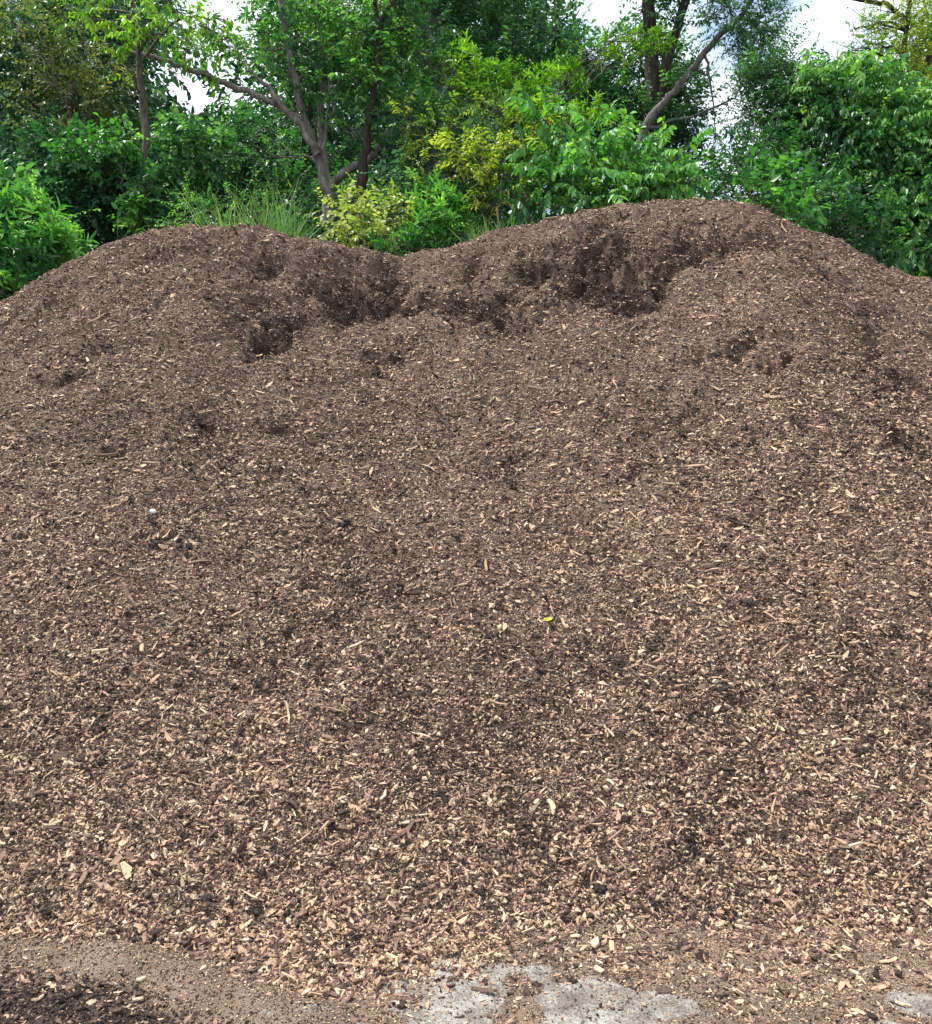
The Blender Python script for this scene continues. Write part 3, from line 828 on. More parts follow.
# openings in the wall of trees through which the sky shows (px, py, rx, ry, strength)
GAPS = [(178, 90, 25, 18, 1.0), (204, 112, 18, 18, .9), (160, 78, 12, 10, .7), (215, 72, 22, 12, .45), (250, 96, 22, 20, .55), (268, 110, 16, 14, .75), (238, 14, 26, 14, .8), (236, 45, 12, 14, .3),
        (612, 12, 36, 20, 1.0), (585, 20, 16, 14, .7), (548, 12, 16, 14, .6), (705, 150, 15, 16, .95), (718, 122, 14, 26, .85), (724, 92, 20, 24, .8), (732, 140, 12, 10, .8),
        (697, 45, 16, 22, .85), (722, 68, 20, 18, .8), (694, 8, 14, 14, .9), (822, 18, 36, 26, 1.0), (845, 45, 24, 18, .85), (810, 50, 22, 14, .8), (885, 38, 16, 14, .5), (380, 115, 7, 12, .7),
        (600, 70, 20, 12, .45), (630, 62, 10, 10, .5), (18, 35, 8, 10, .7), (20, 95, 7, 12, .7), (8, 60, 7, 14, .5), (740, 12, 18, 12, .4), (788, 130, 5, 5, .7), (880, 10, 10, 10, .5)]
_gr = np.random.RandomState(3)
for _ in range(38): GAPS.append((_gr.uniform(0, 150), _gr.uniform(0, 125), _gr.uniform(2.5, 6), _gr.uniform(3, 8), .75))
for _ in range(46): GAPS.append((_gr.uniform(510, 690), _gr.uniform(10, 110), _gr.uniform(2.5, 6), _gr.uniform(2.5, 6), .8))
for _ in range(30): GAPS.append((_gr.uniform(240, 480), _gr.uniform(0, 170), _gr.uniform(2, 4), _gr.uniform(2.5, 6), .8))
for _ in range(24): GAPS.append((_gr.uniform(735, 800), _gr.uniform(60, 160), _gr.uniform(2.5, 5), _gr.uniform(2.5, 5), .8))
def keep_mask(P):
    t = P[:, 1] * cp - (P[:, 2] - CAM[2]) * sp_
    v = (P[:, 1] * sp_ + (P[:, 2] - CAM[2]) * cp) / t
    px = CX + F * P[:, 0] / t; py = CY - F * v
    keep = np.ones(len(P), bool)
    rr = RS.rand(len(P))
    for (gx, gy, rx, ry, s) in GAPS:
        q = np.hypot((px - gx) / rx, (py - gy) / ry)
        keep &= ~((q < 1.15) & (rr < s * np.clip(1.55 - q * 0.55, 0, 1)))
    h = ground_h(P[:, 0], P[:, 1])
    keep &= P[:, 2] > np.maximum(h, pile_macro(P[:, 0], P[:, 1])) - 0.05
    return keep

def grow(name, label, cat, kind, mat, twig_mat, clumps, base, dens=1.0, scale=1.0, trunk_r=0.05, forks=None, hang=0.0, group=None, tone=0.5, bark=None):
    """base = (px, py, Y) of the foot; clumps = (px, py, Y, rx px, ry px[, tone[, kind[, dens]]])"""
    b = at(*base)
    b[2] = max(ground_h(b[:1], b[1:2])[0], pile_macro(b[:1], b[1:2])[0]) - 0.05
    e = empty(name, b)
    tag(e, label, cat, group)
    cr = Crown(); tb = Tubes()
    joints = []
    if forks:
        for path in forks:      # each a list of (px, py, Y, radius)
            pts = np.array([at(p[0], p[1], p[2]) if not isinstance(p[0], str) else b for p in path])
            if path[0][0] == 'foot': pts[0] = b
            rad = np.array([p[3] for p in path])
            # smooth resample
            tt = np.linspace(0, len(pts) - 1, (len(pts) - 1) * 6 + 1)
            P = np.stack([np.interp(tt, np.arange(len(pts)), pts[:, i]) for i in range(3)], 1)
            for _ in range(3): P[1:-1] = 0.25 * P[:-2] + 0.5 * P[1:-1] + 0.25 * P[2:]
            P[1:-1] += RS.randn(len(P) - 2, 3) * 0.012
            R = np.interp(tt, np.arange(len(pts)), rad)
            tb.add(P, R, 9, 0.14)
            joints += [(P[i], R[i]) for i in range(2, len(P))]
    cs = []
    for c in clumps:
        px, py, Y, rx, ry = c[:5]
        ctr = at(px, py, Y); r = (rx / F * Y, 0.85 * 0.5 * (rx + ry) / F * Y, ry / F * Y)
        cs.append((ctr, r))
        alt = {'small': 'medium', 'medium': 'small', 'broad': 'medium', 'pinnate': 'small', 'droop': 'medium', 'whorl': 'small', 'feather': 'small'}[kind]
        cr.clump(alt, ctr, r, dens * 0.30 * (c[7] if len(c) > 7 else 1.0), scale * .9, (c[5] if len(c) > 5 and c[5] is not None else tone) + RS.uniform(-.2, .2), spread=.22)
        cr.clump(c[6] if len(c) > 6 and c[6] else kind, ctr, r, dens * (c[7] if len(c) > 7 else 1.0), scale, c[5] if len(c) > 5 and c[5] is not None else tone, hang=hang)
    if not joints:
        mc = np.mean([c[0] for c in cs], axis=0); top = b + (mc - b) * 0.7
        for s in range(3 if trunk_r < 0.06 else 1):
            P = wiggle(b + RS.randn(3) * np.array([.08, .08, 0]) * (trunk_r < 0.06), top + RS.randn(3) * 0.12 * (trunk_r < 0.06), 9, 0.10)
            R = np.linspace(trunk_r, trunk_r * 0.45, 9); tb.add(P, R, 8, 0.12)
            joints += [(P[i], R[i]) for i in range(3, 9)]
    JP = np.array([j[0] for j in joints]); JR = np.array([j[1] for j in joints])
    for ctr, r in cs:
        d = np.linalg.norm(JP - (ctr + np.array([0, 0, -0.3 * r[2]])), axis=1) + (JP[:, 2] > ctr[2]) * 0.4
        k = int(np.argmin(d))
        P = wiggle(JP[k], ctr, 7, 0.12, -0.06)
        r0 = min(JR[k] * 0.6, 0.012 + 0.012 * np.linalg.norm(ctr - JP[k]))
        tb.add(P, np.linspace(r0, 0.006, 7), 6, 0.1)
        for s in range(9):
            q = P[RS.randint(2, 7)]; end = ctr + norm(RS.randn(3)) * np.asarray(r) * RS.uniform(.7, 1.15)
            tb.add(wiggle(q, end, 6, 0.14), np.linspace(0.006, 0.002, 6), 5)
    # crown and trunk carry world coordinates, so undo the offset of the empty
    o1 = cr.build('crown', [mat, twig_mat], e); o2 = tb.build('trunk' if bark or forks else 'stems', bark or twig_mat, e)
    for o in (o1, o2): o.location = [-float(c) for c in b]
    return e

def grass(name, label, mat, boxes, n, L, base_tone=0.5, curve=0.25):
    """boxes: (px0, px1, Y0, Y1); blades stand on whatever surface is there"""
    V = []; T = []; A = []; k = 0
    allx = []
    for (p0, p1, y0, y1, nn, LL) in boxes:
        y = RS.uniform(y0, y1, nn); x = (RS.uniform(p0, p1, nn) - CX) / F * y
        tuft = fbm(x, y, 0.25, 2, 600) ; kp = RS.rand(nn) < 0.35 + 0.9 * np.clip(tuft + .3, 0, 1); x, y = x[kp], y[kp]
        z = np.maximum(ground_h(x, y), pile_macro(x, y)) - 0.03
        P = np.stack([x, y, z], 1); n = len(x)
        D = norm(np.stack([RS.randn(n) * .28, RS.randn(n) * .28, np.ones(n)], 1)); Nn = norm(np.stack([RS.randn(n) * .6, -np.ones(n), RS.randn(n) * .3], 1))
        l = LL * RS.uniform(.45, 1.15, n); w = 0.005 + 0.005 * RS.rand(n)
        S = norm(np.cross(Nn, D)); out = norm(np.stack([RS.randn(n), RS.randn(n), np.zeros(n)], 1)) * (curve * l)[:, None]
        rows = []
        for t, wk in ((0, .8), (.35, 1.0), (.7, .7)):
            c = P + D * (l * t)[:, None] + out * (t * t); c[:, 2] -= (curve * l * t * t * .5)
            rows += [c - S * (w * wk)[:, None] * .5, c + S * (w * wk)[:, None] * .5]
        c = P + D * l[:, None] + out; c[:, 2] -= curve * l * .5
        rows.append(c)
        V.append(np.stack(rows, 1).reshape(-1, 3))
        t0 = np.array([[0, 1, 3], [0, 3, 2], [2, 3, 5], [2, 5, 4], [4, 5, 6]])
        T.append((np.arange(n)[:, None, None] * 7 + t0[None]).reshape(-1, 3) + k); k += n * 7
        A.append(np.repeat(np.clip(base_tone + .18 * RS.randn(n), 0, 1), 5))
    o = mesh_np(name, np.concatenate(V), np.concatenate(T), mat, attrs={'tone': ('FACE', np.concatenate(A))})
    return tag(o, label, 'grass', kind='stuff')

def build_plants():
    twig = mat_bark('twig_bark', (0.05, 0.042, 0.03), (0.16, 0.14, 0.10))
    bark_dark = mat_bark('dark_bark', (0.018, 0.014, 0.012), (0.085, 0.07, 0.06))
    bark_grey = mat_bark('grey_bark', (0.05, 0.043, 0.038), (0.24, 0.215, 0.19))
    bark_pale = mat_bark('pale_grey_bark', (0.085, 0.078, 0.07), (0.36, 0.33, 0.30))
    G = {
     'deep':   mat_leaf('leaf_deep', [(.013, .050, .028), (.034, .110, .054), (.072, .195, .082), (.19, .36, .13)], .38),
     'blue':   mat_leaf('leaf_bluish', [(.020, .066, .044), (.050, .135, .080), (.105, .23, .135), (.23, .40, .25)], .34),
     'mid':    mat_leaf('leaf_mid', [(.014, .058, .026), (.040, .140, .048), (.10, .26, .068), (.26, .46, .11)], .42),
     'bright': mat_leaf('leaf_bright', [(.018, .072, .028), (.050, .17, .045), (.11, .31, .065), (.27, .50, .11)], .40),
     'lime':   mat_leaf('leaf_lime', [(.05, .14, .015), (.12, .27, .02), (.22, .40, .03), (.36, .55, .06)], .42),
     'olive':  mat_leaf('leaf_olive', [(.045, .09, .03), (.10, .155, .05), (.19, .21, .08), (.32, .26, .13)], .34),
     'yellow': mat_leaf('leaf_yellow', [(.08, .17, .02), (.20, .30, .035), (.38, .44, .06), (.58, .55, .14)], .40),
     'cream':  mat_leaf('leaf_variegated', [(.07, .17, .03), (.17, .28, .05), (.36, .42, .12), (.60, .60, .30)], .35),
    }
    # --- far row of trees
    grow('broadleaf_tree', 'dark bluish green tree filling the upper left corner', 'tree', 'small', G['blue'], twig,
         [(30, 30, 14, 60, 50), (90, 60, 14, 60, 55), (30, 110, 14, 55, 45), (110, 130, 14, 60, 45), (60, 165, 13.5, 75, 45), (140, 185, 13.5, 60, 50), (120, 10, 14, 60, 40), (-40, 70, 14, 50, 90), (10, 190, 13.5, 50, 40)],
         (60, 240, 14), dens=1.5, scale=1.15, trunk_r=.14, forks=[[('foot', 0, 0, .16), (58, 180, 14, .13), (42, 110, 14, .09), (48, 20, 14, .05)], [(42, 110, 14, .06), (20, 60, 14, .04), (10, 0, 14, .03)], [(55, 150, 14, .08), (90, 90, 14, .05), (120, 30, 14, .03)]], tone=.42, bark=bark_grey)
    grow('broadleaf_tree', 'olive brown tinged tree leaning over the left of the heap', 'tree', 'small', G['olive'], twig,
         [(70, 40, 12.3, 40, 26), (45, 70, 12.3, 36, 26), (95, 85, 12.3, 40, 28), (70, 115, 12.3, 46, 22), (130, 118, 12.3, 20, 16), (20, 20, 12.3, 30, 22)],
         (85, 240, 12.3), dens=.55, trunk_r=.05, tone=.5)
    grow('broadleaf_tree', 'dark green tree in shade behind the multi stemmed trunk', 'tree', 'small', G['deep'], twig,
         [(230, 155, 14.5, 60, 36), (290, 200, 14, 60, 40), (200, 185, 14, 50, 40), (330, 90, 15, 60, 60), (370, 160, 14.5, 50, 60), (310, 30, 15, 60, 50), (360, 215, 13, 60, 35)],
         (300, 250, 15), dens=1.25, scale=1.15, trunk_r=.13, forks=[[('foot', 0, 0, .15), (305, 160, 15, .11), (318, 60, 15, .07), (322, -30, 15, .04)]], tone=.45, bark=bark_dark)
    grow('broadleaf_tree', 'dense dark tree rising behind the middle of the hedge', 'tree', 'small', G['deep'], twig,
         [(420, 20, 15, 50, 45), (480, 30, 15, 55, 45), (520, 70, 14.5, 55, 40), (450, 90, 14.5, 60, 40), (545, 60, 15, 40, 50, None, None, .7), (560, 100, 14.5, 50, 40), (500, 140, 14, 60, 50), (430, 160, 14, 60, 50), (470, -20, 15, 90, 40), (540, 20, 15, 34, 26, .7, None, .45)],
         (450, 250, 15), dens=1.4, scale=1.15, trunk_r=.16, forks=[[('foot', 0, 0, .17), (455, 150, 15, .14), (428, 40, 14.8, .11), (440, -20, 14.8, .09)], [(452, 140, 15, .09), (480, 60, 15, .06), (500, -10, 15, .04)]], tone=.48, bark=bark_grey)
    grow('broadleaf_tree', 'loose tree with small dark leaves before the open sky', 'tree', 'small', G['deep'], twig,
         [(590, 60, 14, 40, 26, .75, None, .6), (630, 60, 14, 36, 26, .75, None, .6), (650, 90, 14, 40, 32), (610, 110, 14, 44, 32), (660, 120, 13.5, 44, 36), (640, 150, 13.5, 50, 36), (690, 110, 13.6, 26, 30, .5, None, .6), (680, 165, 13.4, 34, 34), (570, 130, 14, 40, 40), (612, 180, 13, 70, 34), (655, 50, 14, 30, 20), (676, 90, 14, 26, 24)],
         (640, 240, 14), dens=1.3, scale=1.0, trunk_r=.1, forks=[[('foot', 0, 0, .12), (625, 165, 14, .09), (612, 110, 14, .05), (600, 60, 14, .03)]], tone=.5, bark=bark_dark)
    # leaning, forked dark trunks before the sky
    grow('forked_tree', 'tall tree with two dark trunks rising side by side into the sky', 'tree', 'medium', G['mid'], twig,
         [(665, 18, 13.2, 20, 20, .3), (640, 12, 13.2, 18, 18, .35), (690, -4, 13.2, 20, 14, .4), (632, 40, 13.2, 12, 10, .5, None, .6), (650, -25, 13.2, 50, 22)],
         (655, 240, 13.2), dens=.7, scale=.8, forks=[[('foot', 0, 0, .13), (656, 130, 13.2, .11), (652, 60, 13.2, .10), (648, -5, 13.2, .09), (644, -60, 13.2, .08)], [(657, 120, 13.1, .075), (670, 50, 13.1, .07), (684, 0, 13.1, .06), (700, -50, 13.1, .05)]], bark=bark_dark)
    grow('slanting_tree', 'slanting grey trunk with feathery dark foliage crossing the sky gap', 'tree', 'feather', G['deep'], twig,
         [(745, 30, 12.6, 30, 22), (765, 45, 12.6, 26, 16, .7), (725, 18, 12.6, 30, 16), (775, 20, 12.6, 22, 18, None, None, .5), (750, 60, 12.6, 20, 12, .6, None, .6), (700, 72, 12.6, 20, 10, .5, None, .5), (742, 85, 12.6, 22, 20, .5, None, .3), (728, 105, 12.6, 26, 26, .45, None, .22), (716, 140, 12.6, 22, 26, .4, None, .25), (790, 70, 12.6, 40, 16, .6, None, .25), (715, -10, 12.6, 50, 14)],
         (598, 240, 12.6), dens=1.9, forks=[[('foot', 0, 0, .07), (640, 130, 12.6, .06), (675, 90, 12.6, .05), (705, 52, 12.6, .042), (735, 22, 12.6, .034), (765, -20, 12.6, .03)], [(640, 130, 12.6, .03), (690, 118, 12.6, .02), (735, 98, 12.6, .01)], [(705, 52, 12.6, .02), (712, 90, 12.6, .012), (716, 130, 12.6, .007)]], tone=.5, bark=bark_grey, hang=.2)
    # --- the multi-stemmed tree in the middle left
    grow('multi_stemmed_tree', 'grey multi stemmed tree rising behind the dip in the heap', 'tree', 'medium', G['mid'], twig,
         [(300, 35, 11.6, 34, 26, .45), (345, 40, 11.4, 34, 30, .55), (285, 75, 11.6, 24, 22, .45, None, .6), (330, 90, 11.4, 34, 26, .4), (350, 128, 11.2, 20, 18, .55, None, .6), (300, 5, 11.6, 50, 20), (225, 30, 11.4, 30, 22, .6, None, .7), (190, 40, 11.2, 30, 18, .65, None, .7), (262, 48, 11.5, 24, 18, .5, None, .6), (245, 90, 11.4, 30, 14, .4, None, .35), (190, 72, 11.3, 28, 10, .35, None, .4), (378, 60, 11.2, 24, 30, .5), (400, 90, 11.2, 24, 22, .5), (275, 155, 11.6, 26, 18, .45, None, .5), (350, 12, 11.4, 34, 22, .8), (375, -20, 11.4, 60, 20)],
         (326, 250, 11.6), dens=.50, scale=.74, forks=[[('foot', 0, 0, .10), (327, 215, 11.6, .075), (328, 192, 11.6, .070), (318, 160, 11.6, .056), (300, 105, 11.6, .048), (289, 55, 11.6, .045), (282, 0, 11.6, .038), (276, -40, 11.6, .04)],
          [(328, 195, 11.6, .06), (320, 130, 11.7, .048), (322, 70, 11.7, .045), (320, 0, 11.7, .035)],
          [(328, 190, 11.6, .06), (345, 172, 11.5, .05), (375, 155, 11.4, .045), (386, 135, 11.3, .035), (400, 100, 11.3, .02)],
          [(318, 155, 11.5, .05), (300, 125, 11.4, .04), (278, 100, 11.3, .035), (262, 82, 11.3, .025), (248, 68, 11.3, .015)],
          [(300, 118, 11.5, .035), (262, 98, 11.3, .036), (230, 86, 11.3, .036), (195, 70, 11.2, .032), (158, 58, 11.2, .025), (130, 50, 11.2, .02)],
          [(322, 150, 11.5, .02), (338, 90, 11.5, .016), (352, 40, 11.5, .01)], [(326, 130, 11.4, .012), (330, 80, 11.4, .01), (318, 20, 11.4, .007)]], tone=.62, bark=bark_pale)
    grow('leaning_tree', 'slim black trunk leaning up beside the multi stemmed tree', 'tree', 'medium', G['mid'], twig,
         [(400, 60, 11, 26, 20, .6), (418, 30, 11, 26, 22, .35), (370, 25, 11, 22, 20, .75), (395, -10, 11, 40, 16), (360, 80, 11, 20, 18, .7), (412, 110, 11, 26, 20, .5)],
         (357, 250, 11), dens=.65, scale=.85, forks=[[('foot', 0, 0, .075), (361, 188, 11, .065), (364, 150, 11, .05), (372, 100, 11, .042), (378, 55, 11, .038), (380, 20, 11, .034), (394, 0, 11, .035), (412, -30, 11, .03)], [(379, 30, 11, .03), (374, 0, 11, .025), (372, -30, 11, .02)]], bark=bark_dark)
    grow('overhanging_tree', 'tree with bright hanging leaves at the top left', 'tree', 'droop', G['lime'], twig,
         [(92, 18, 10.6, 20, 16, .35), (130, 12, 10.6, 22, 18, .7), (140, 38, 10.6, 16, 20, .6), (122, 62, 10.6, 10, 16, .55), (205, 30, 10.6, 24, 12, .4), (222, 42, 10.6, 12, 10, .45), (170, 10, 10.6, 34, 16, .3), (70, 5, 10.6, 24, 14, .5), (165, 34, 10.6, 20, 14, .3)],
         (150, 250, 11), dens=.30, scale=.66, forks=[[('foot', 0, 0, .07), (148, 150, 11.3, .05), (140, 60, 11, .035), (130, -10, 10.7, .02)], [(140, 60, 11, .02), (180, 15, 10.7, .012), (225, 20, 10.6, .007)]], bark=bark_grey, tone=.5)
    # --- shrubs along the bank
    grow('round_shrub', 'dark rounded shrub in the shade behind the left hump', 'shrub', 'broad', G['deep'], twig,
         [(100, 185, 11.3, 40, 36), (150, 195, 11.3, 36, 32), (190, 150, 11.8, 40, 32, .55), (60, 160, 11.6, 40, 30), (75, 205, 11.2, 30, 26, .35), (170, 225, 10.9, 30, 18, .4)],
         (120, 250, 11.3), dens=1.3, scale=.62, tone=.45)
    grow('climbing_vine', 'patch of glossy green vine leaves draped over the dark shrub', 'vine', 'broad', G['bright'], twig,
         [(100, 148, 10.9, 30, 15, .35), (122, 138, 10.9, 16, 10, .5), (80, 155, 10.9, 16, 10, .25), (138, 205, 10.7, 12, 20, .4), (140, 225, 10.6, 10, 10, .6), (150, 185, 10.7, 12, 10, .3)],
         (138, 250, 10.8), dens=.8, scale=.6, trunk_r=.015)
    grow('leafy_bush', 'bright bush with starry leaf whorls at the far left beside the heap', 'bush', 'whorl', G['bright'], twig,
         [(28, 225, 8.9, 34, 24, .65), (48, 250, 8.8, 30, 22, .5), (12, 258, 8.7, 34, 26, .6), (8, 205, 9, 30, 18, .55), (62, 240, 8.9, 18, 12, .35, None, .7), (0, 290, 8.3, 24, 18, .6), (-40, 250, 8.6, 40, 50), (18, 270, 8.5, 30, 22, .3), (30, 240, 9.1, 40, 34, .2)],
         (5, 310, 8.8), dens=.85, scale=1.0, trunk_r=.03)
    grow('broadleaf_seedling', 'few large round leaves at the left edge above the bright bush', 'plant', 'broad', G['mid'], twig,
         [(4, 190, 9.6, 12, 12, .5), (18, 196, 9.6, 10, 8, .6)], (6, 300, 9.6), dens=.9, scale=.85, trunk_r=.012)
    grow('variegated_shrub', 'cream and yellow leaved shrub against the foot of the grey trunk', 'shrub', 'medium', G['cream'], twig,
         [(345, 218, 9.9, 26, 20, .65), (385, 222, 9.9, 26, 20, .6), (335, 240, 9.7, 16, 10, .6), (400, 210, 10, 14, 14, .45), (375, 238, 9.7, 26, 10, .4), (352, 205, 10.1, 18, 12, .7)],
         (365, 260, 9.9), dens=.75, scale=.75, trunk_r=.018)
    grow('leafy_bush', 'fresh green whorled bush where the heap dips lowest', 'bush', 'whorl', G['bright'], twig,
         [(440, 212, 9.8, 24, 20, .65), (425, 235, 9.6, 24, 14, .45), (455, 230, 9.7, 16, 14, .5), (400, 246, 9.4, 26, 8, .3), (440, 205, 10, 28, 20, .3)],
         (438, 256, 9.8), dens=.8, scale=.9, trunk_r=.02)
    grow('glaucous_shrub', 'grey green shrub between the yellow bush and the whorled bush', 'shrub', 'small', G['blue'], twig,
         [(402, 175, 10.6, 16, 16, .6), (410, 195, 10.4, 22, 16, .6), (470, 130, 10.8, 20, 14, .85), (490, 142, 10.6, 14, 10, .85), (430, 120, 11, 30, 20, .5), (415, 140, 11, 30, 24, .4), (450, 180, 10.7, 30, 26, .3)],
         (415, 256, 10.5), dens=.9, scale=.9, trunk_r=.02)
    grow('yellow_bush', 'yellow green bush with arching leafy sprays in the middle', 'bush', 'pinnate', G['yellow'], twig,
         [(445, 130, 10.3, 22, 16, .45), (465, 160, 10, 24, 18, .65), (478, 180, 9.9, 18, 18, .6), (495, 170, 9.9, 20, 14, .55), (430, 155, 10.2, 14, 16, .5), (512, 155, 10, 22, 12, .5), (500, 110, 10.4, 22, 16, .4), (520, 130, 10.2, 18, 14, .4), (405, 118, 10.6, 14, 12, .45), (495, 198, 9.8, 12, 12, .3), (545, 152, 9.9, 18, 8, .6), (425, 180, 10.1, 16, 14, .35)],
         (480, 250, 10.1), dens=.8, scale=.78, trunk_r=.025)
    grow('drooping_bush', 'lush bright green bush with hanging leaves behind the dip and right hump', 'bush', 'droop', G['bright'], twig,
         [(545, 120, 10.1, 24, 16, .55), (540, 155, 9.9, 22, 24, .6), (548, 185, 9.7, 20, 18, .45), (590, 140, 9.9, 28, 20, .55), (625, 150, 9.9, 30, 20, .5), (660, 160, 9.8, 26, 22, .6), (680, 180, 9.7, 16, 18, .6), (600, 170, 9.7, 34, 22, .5), (640, 182, 9.7, 30, 18, .5), (575, 190, 9.6, 24, 18, .4), (610, 195, 9.5, 30, 14, .35), (685, 150, 9.8, 12, 12, .6), (530, 205, 9.6, 18, 10, .3)],
         (610, 250, 9.9), dens=1.1, scale=.82, trunk_r=.03, hang=.25)
    grow('tall_bush', 'tall yellow green bush rising above the drooping bush', 'bush', 'whorl', G['lime'], twig,
         [(500, 85, 11.6, 26, 20, .45), (540, 90, 11.5, 22, 18, .5), (470, 95, 11.6, 22, 16, .35), (555, 115, 11.2, 22, 16, .5), (520, 110, 11.3, 20, 16, .55), (592, 112, 10.8, 14, 10, .5), (650, 42, 12.4, 22, 10, .35), (615, 52, 12.4, 20, 12, .3, None, .6), (570, 75, 11.8, 20, 16, .2, None, .7), (462, 60, 11.8, 16, 14, .3), (400, 40, 11.8, 12, 12, .4), (360, 60, 11.8, 14, 12, .4), (410, 45, 11.6, 10, 12, .5)],
         (530, 250, 11.3), dens=.8, scale=.72, trunk_r=.04)
    grow('low_bush', 'low bright bush peeping over the right shoulder of the heap', 'bush', 'broad', G['bright'], twig,
         [(775, 180, 9.5, 24, 12, .35), (770, 205, 9.2, 22, 10, .45), (792, 213, 9.0, 16, 9, .55), (750, 190, 9.5, 14, 12, .3), (815, 190, 9.4, 18, 10, .3), (800, 218, 8.9, 10, 6, .6)],
         (780, 240, 9.4), dens=.8, scale=.7, trunk_r=.015)
    grow('dark_thicket_shrub', 'dark shrub below the sky gap right of the drooping bush', 'shrub', 'small', G['mid'], twig,
         [(720, 180, 10.8, 30, 16, .25), (745, 170, 11, 30, 20, .25), (770, 160, 11, 30, 20, .2), (730, 192, 10.4, 36, 10, .3), (800, 200, 10.3, 40, 20, .2), (840, 235, 9.8, 40, 24, .2)],
         (740, 240, 10.8), dens=1.3, scale=1.0, trunk_r=.03)
    grow('vine_covered_tree', 'broad tree smothered in trailing vines on the right', 'tree', 'droop', G['mid'], twig,
         [(840, 85, 11.2, 34, 20, .85), (880, 95, 11.2, 36, 22, .65), (915, 115, 11, 30, 26, .6), (810, 90, 11.5, 26, 20, .4), (860, 120, 11, 34, 24, .45), (895, 145, 10.8, 34, 26, .5), (930, 160, 10.7, 24, 30, .5), (825, 140, 11.2, 30, 26, .25), (865, 165, 10.9, 30, 24, .3), (900, 190, 10.6, 30, 24, .35), (840, 190, 10.8, 34, 24, .2), (880, 220, 10.4, 34, 24, .25), (925, 215, 10.3, 26, 30, .4), (960, 130, 10.9, 40, 60), (960, 220, 10.4, 40, 50), (915, 250, 9.9, 26, 16, .35), (820, 165, 11, 20, 12, .55), (850, 75, 11.4, 50, 10, .9), (800, 110, 11.7, 16, 14, .55)],
         (905, 290, 11), dens=1.9, scale=.66, forks=[[('foot', 0, 0, .11), (900, 220, 11.2, .09), (898, 150, 11.2, .07), (870, 100, 11.2, .04)], [(899, 200, 11.2, .05), (925, 180, 10.6, .04), (945, 150, 10.6, .03)], [('foot', 0, 0, .06), (850, 200, 11.3, .05), (830, 120, 11.4, .03)]], bark=bark_grey, hang=.2)
    grow('shady_tree', 'dark tree with ferny hanging twigs left of the vine covered tree', 'tree', 'feather', G['deep'], twig,
         [(765, 90, 12, 26, 22, .7), (750, 108, 12, 22, 20, .6, None, .8), (760, 75, 12, 22, 16, .6, None, .8), (775, 120, 12, 26, 22, .6), (790, 90, 12, 22, 20, .5), (750, 140, 12, 24, 16, .5, None, .7), (790, 150, 11.8, 26, 20, .3), (780, 70, 12, 28, 14, .6, None, .7), (800, 120, 11.9, 20, 24, .2), (770, 150, 11.8, 24, 18, .35)],
         (785, 240, 12), dens=2.3, scale=.8, forks=[[('foot', 0, 0, .1), (790, 150, 12, .07), (800, 100, 12, .05), (785, 60, 12, .03)]], bark=bark_dark, tone=.4)
    grow('airy_tree', 'airy yellow green tree with thin dark stems in the top right corner', 'tree', 'feather', G['yellow'], twig,
         [(868, 42, 12.5, 20, 16, .35, None, 1.4), (850, 50, 12.3, 14, 10, .4, None, 1.2), (868, 25, 12.3, 16, 12, .3), (880, 62, 12.5, 20, 12, .35), (912, 30, 12.5, 20, 20, .3), (925, 55, 12.5, 20, 20, .35), (905, 60, 12.5, 18, 14, .3), (890, 12, 12.5, 24, 10, .3, None, .5), (925, 85, 12.3, 16, 14, .5), (940, 10, 12.5, 30, 24, .3), (855, 30, 12.5, 12, 12, .4, None, .6), (950, 70, 12.5, 30, 30, .35)],
         (905, 290, 12.5), dens=1.5, scale=.75, forks=[[('foot', 0, 0, .07), (900, 130, 12.5, .05), (901, 85, 12.5, .042), (905, 40, 12.5, .036), (909, 0, 12.5, .03), (914, -40, 12.5, .025)], [('foot', 0, 0, .07), (908, 95, 12.4, .04), (922, 70, 12.4, .036), (938, 40, 12.4, .03), (960, 0, 12.4, .025)], [(905, 20, 12.5, .02), (890, 4, 12.5, .03), (868, 1, 12.5, .028), (845, -2, 12.5, .02)], [(902, 80, 12.4, .015), (918, 72, 12.4, .012), (932, 60, 12.4, .008)]], bark=bark_dark, tone=.35)
    grow('tall_weeds', 'lacy light green weeds mixed into the grass behind the left hump', 'weeds', 'feather', G['mid'], twig,
         [(180, 222, 8.8, 20, 10, .55), (205, 210, 8.9, 20, 14, .5), (232, 205, 8.9, 20, 14, .45), (258, 212, 8.8, 20, 14, .55), (280, 222, 8.7, 14, 10, .5), (215, 225, 8.6, 30, 8, .5), (270, 195, 9, 10, 12, .5), (190, 198, 9, 10, 10, .45)],
         (230, 245, 8.9), dens=.75, scale=.48, trunk_r=.012)
    # --- undergrowth on the bank and the distant wood
    under = Crown()
    for i in range(84):
        px = -260 + (i % 42) * 34 + RS.uniform(-10, 10); row = i // 42; Y = RS.uniform(10.9, 11.8) + row * 1.3
        c = at(px, 0, Y); c[2] = 3.35 + row * 0.55 + RS.uniform(-.1, .35)
        if 680 < px < 760: c[2] -= .45
        under.clump(['small', 'medium', 'broad'][i % 3], c, (.55, .4, .48), .8, [1.3, .8, .65][i % 3], RS.uniform(.05, .45))
    o = under.build('undergrowth', [G['deep'], twig], None)
    tag(o, 'tangled dark undergrowth covering the bank beneath the trees', 'undergrowth', kind='stuff')
    far = Crown()
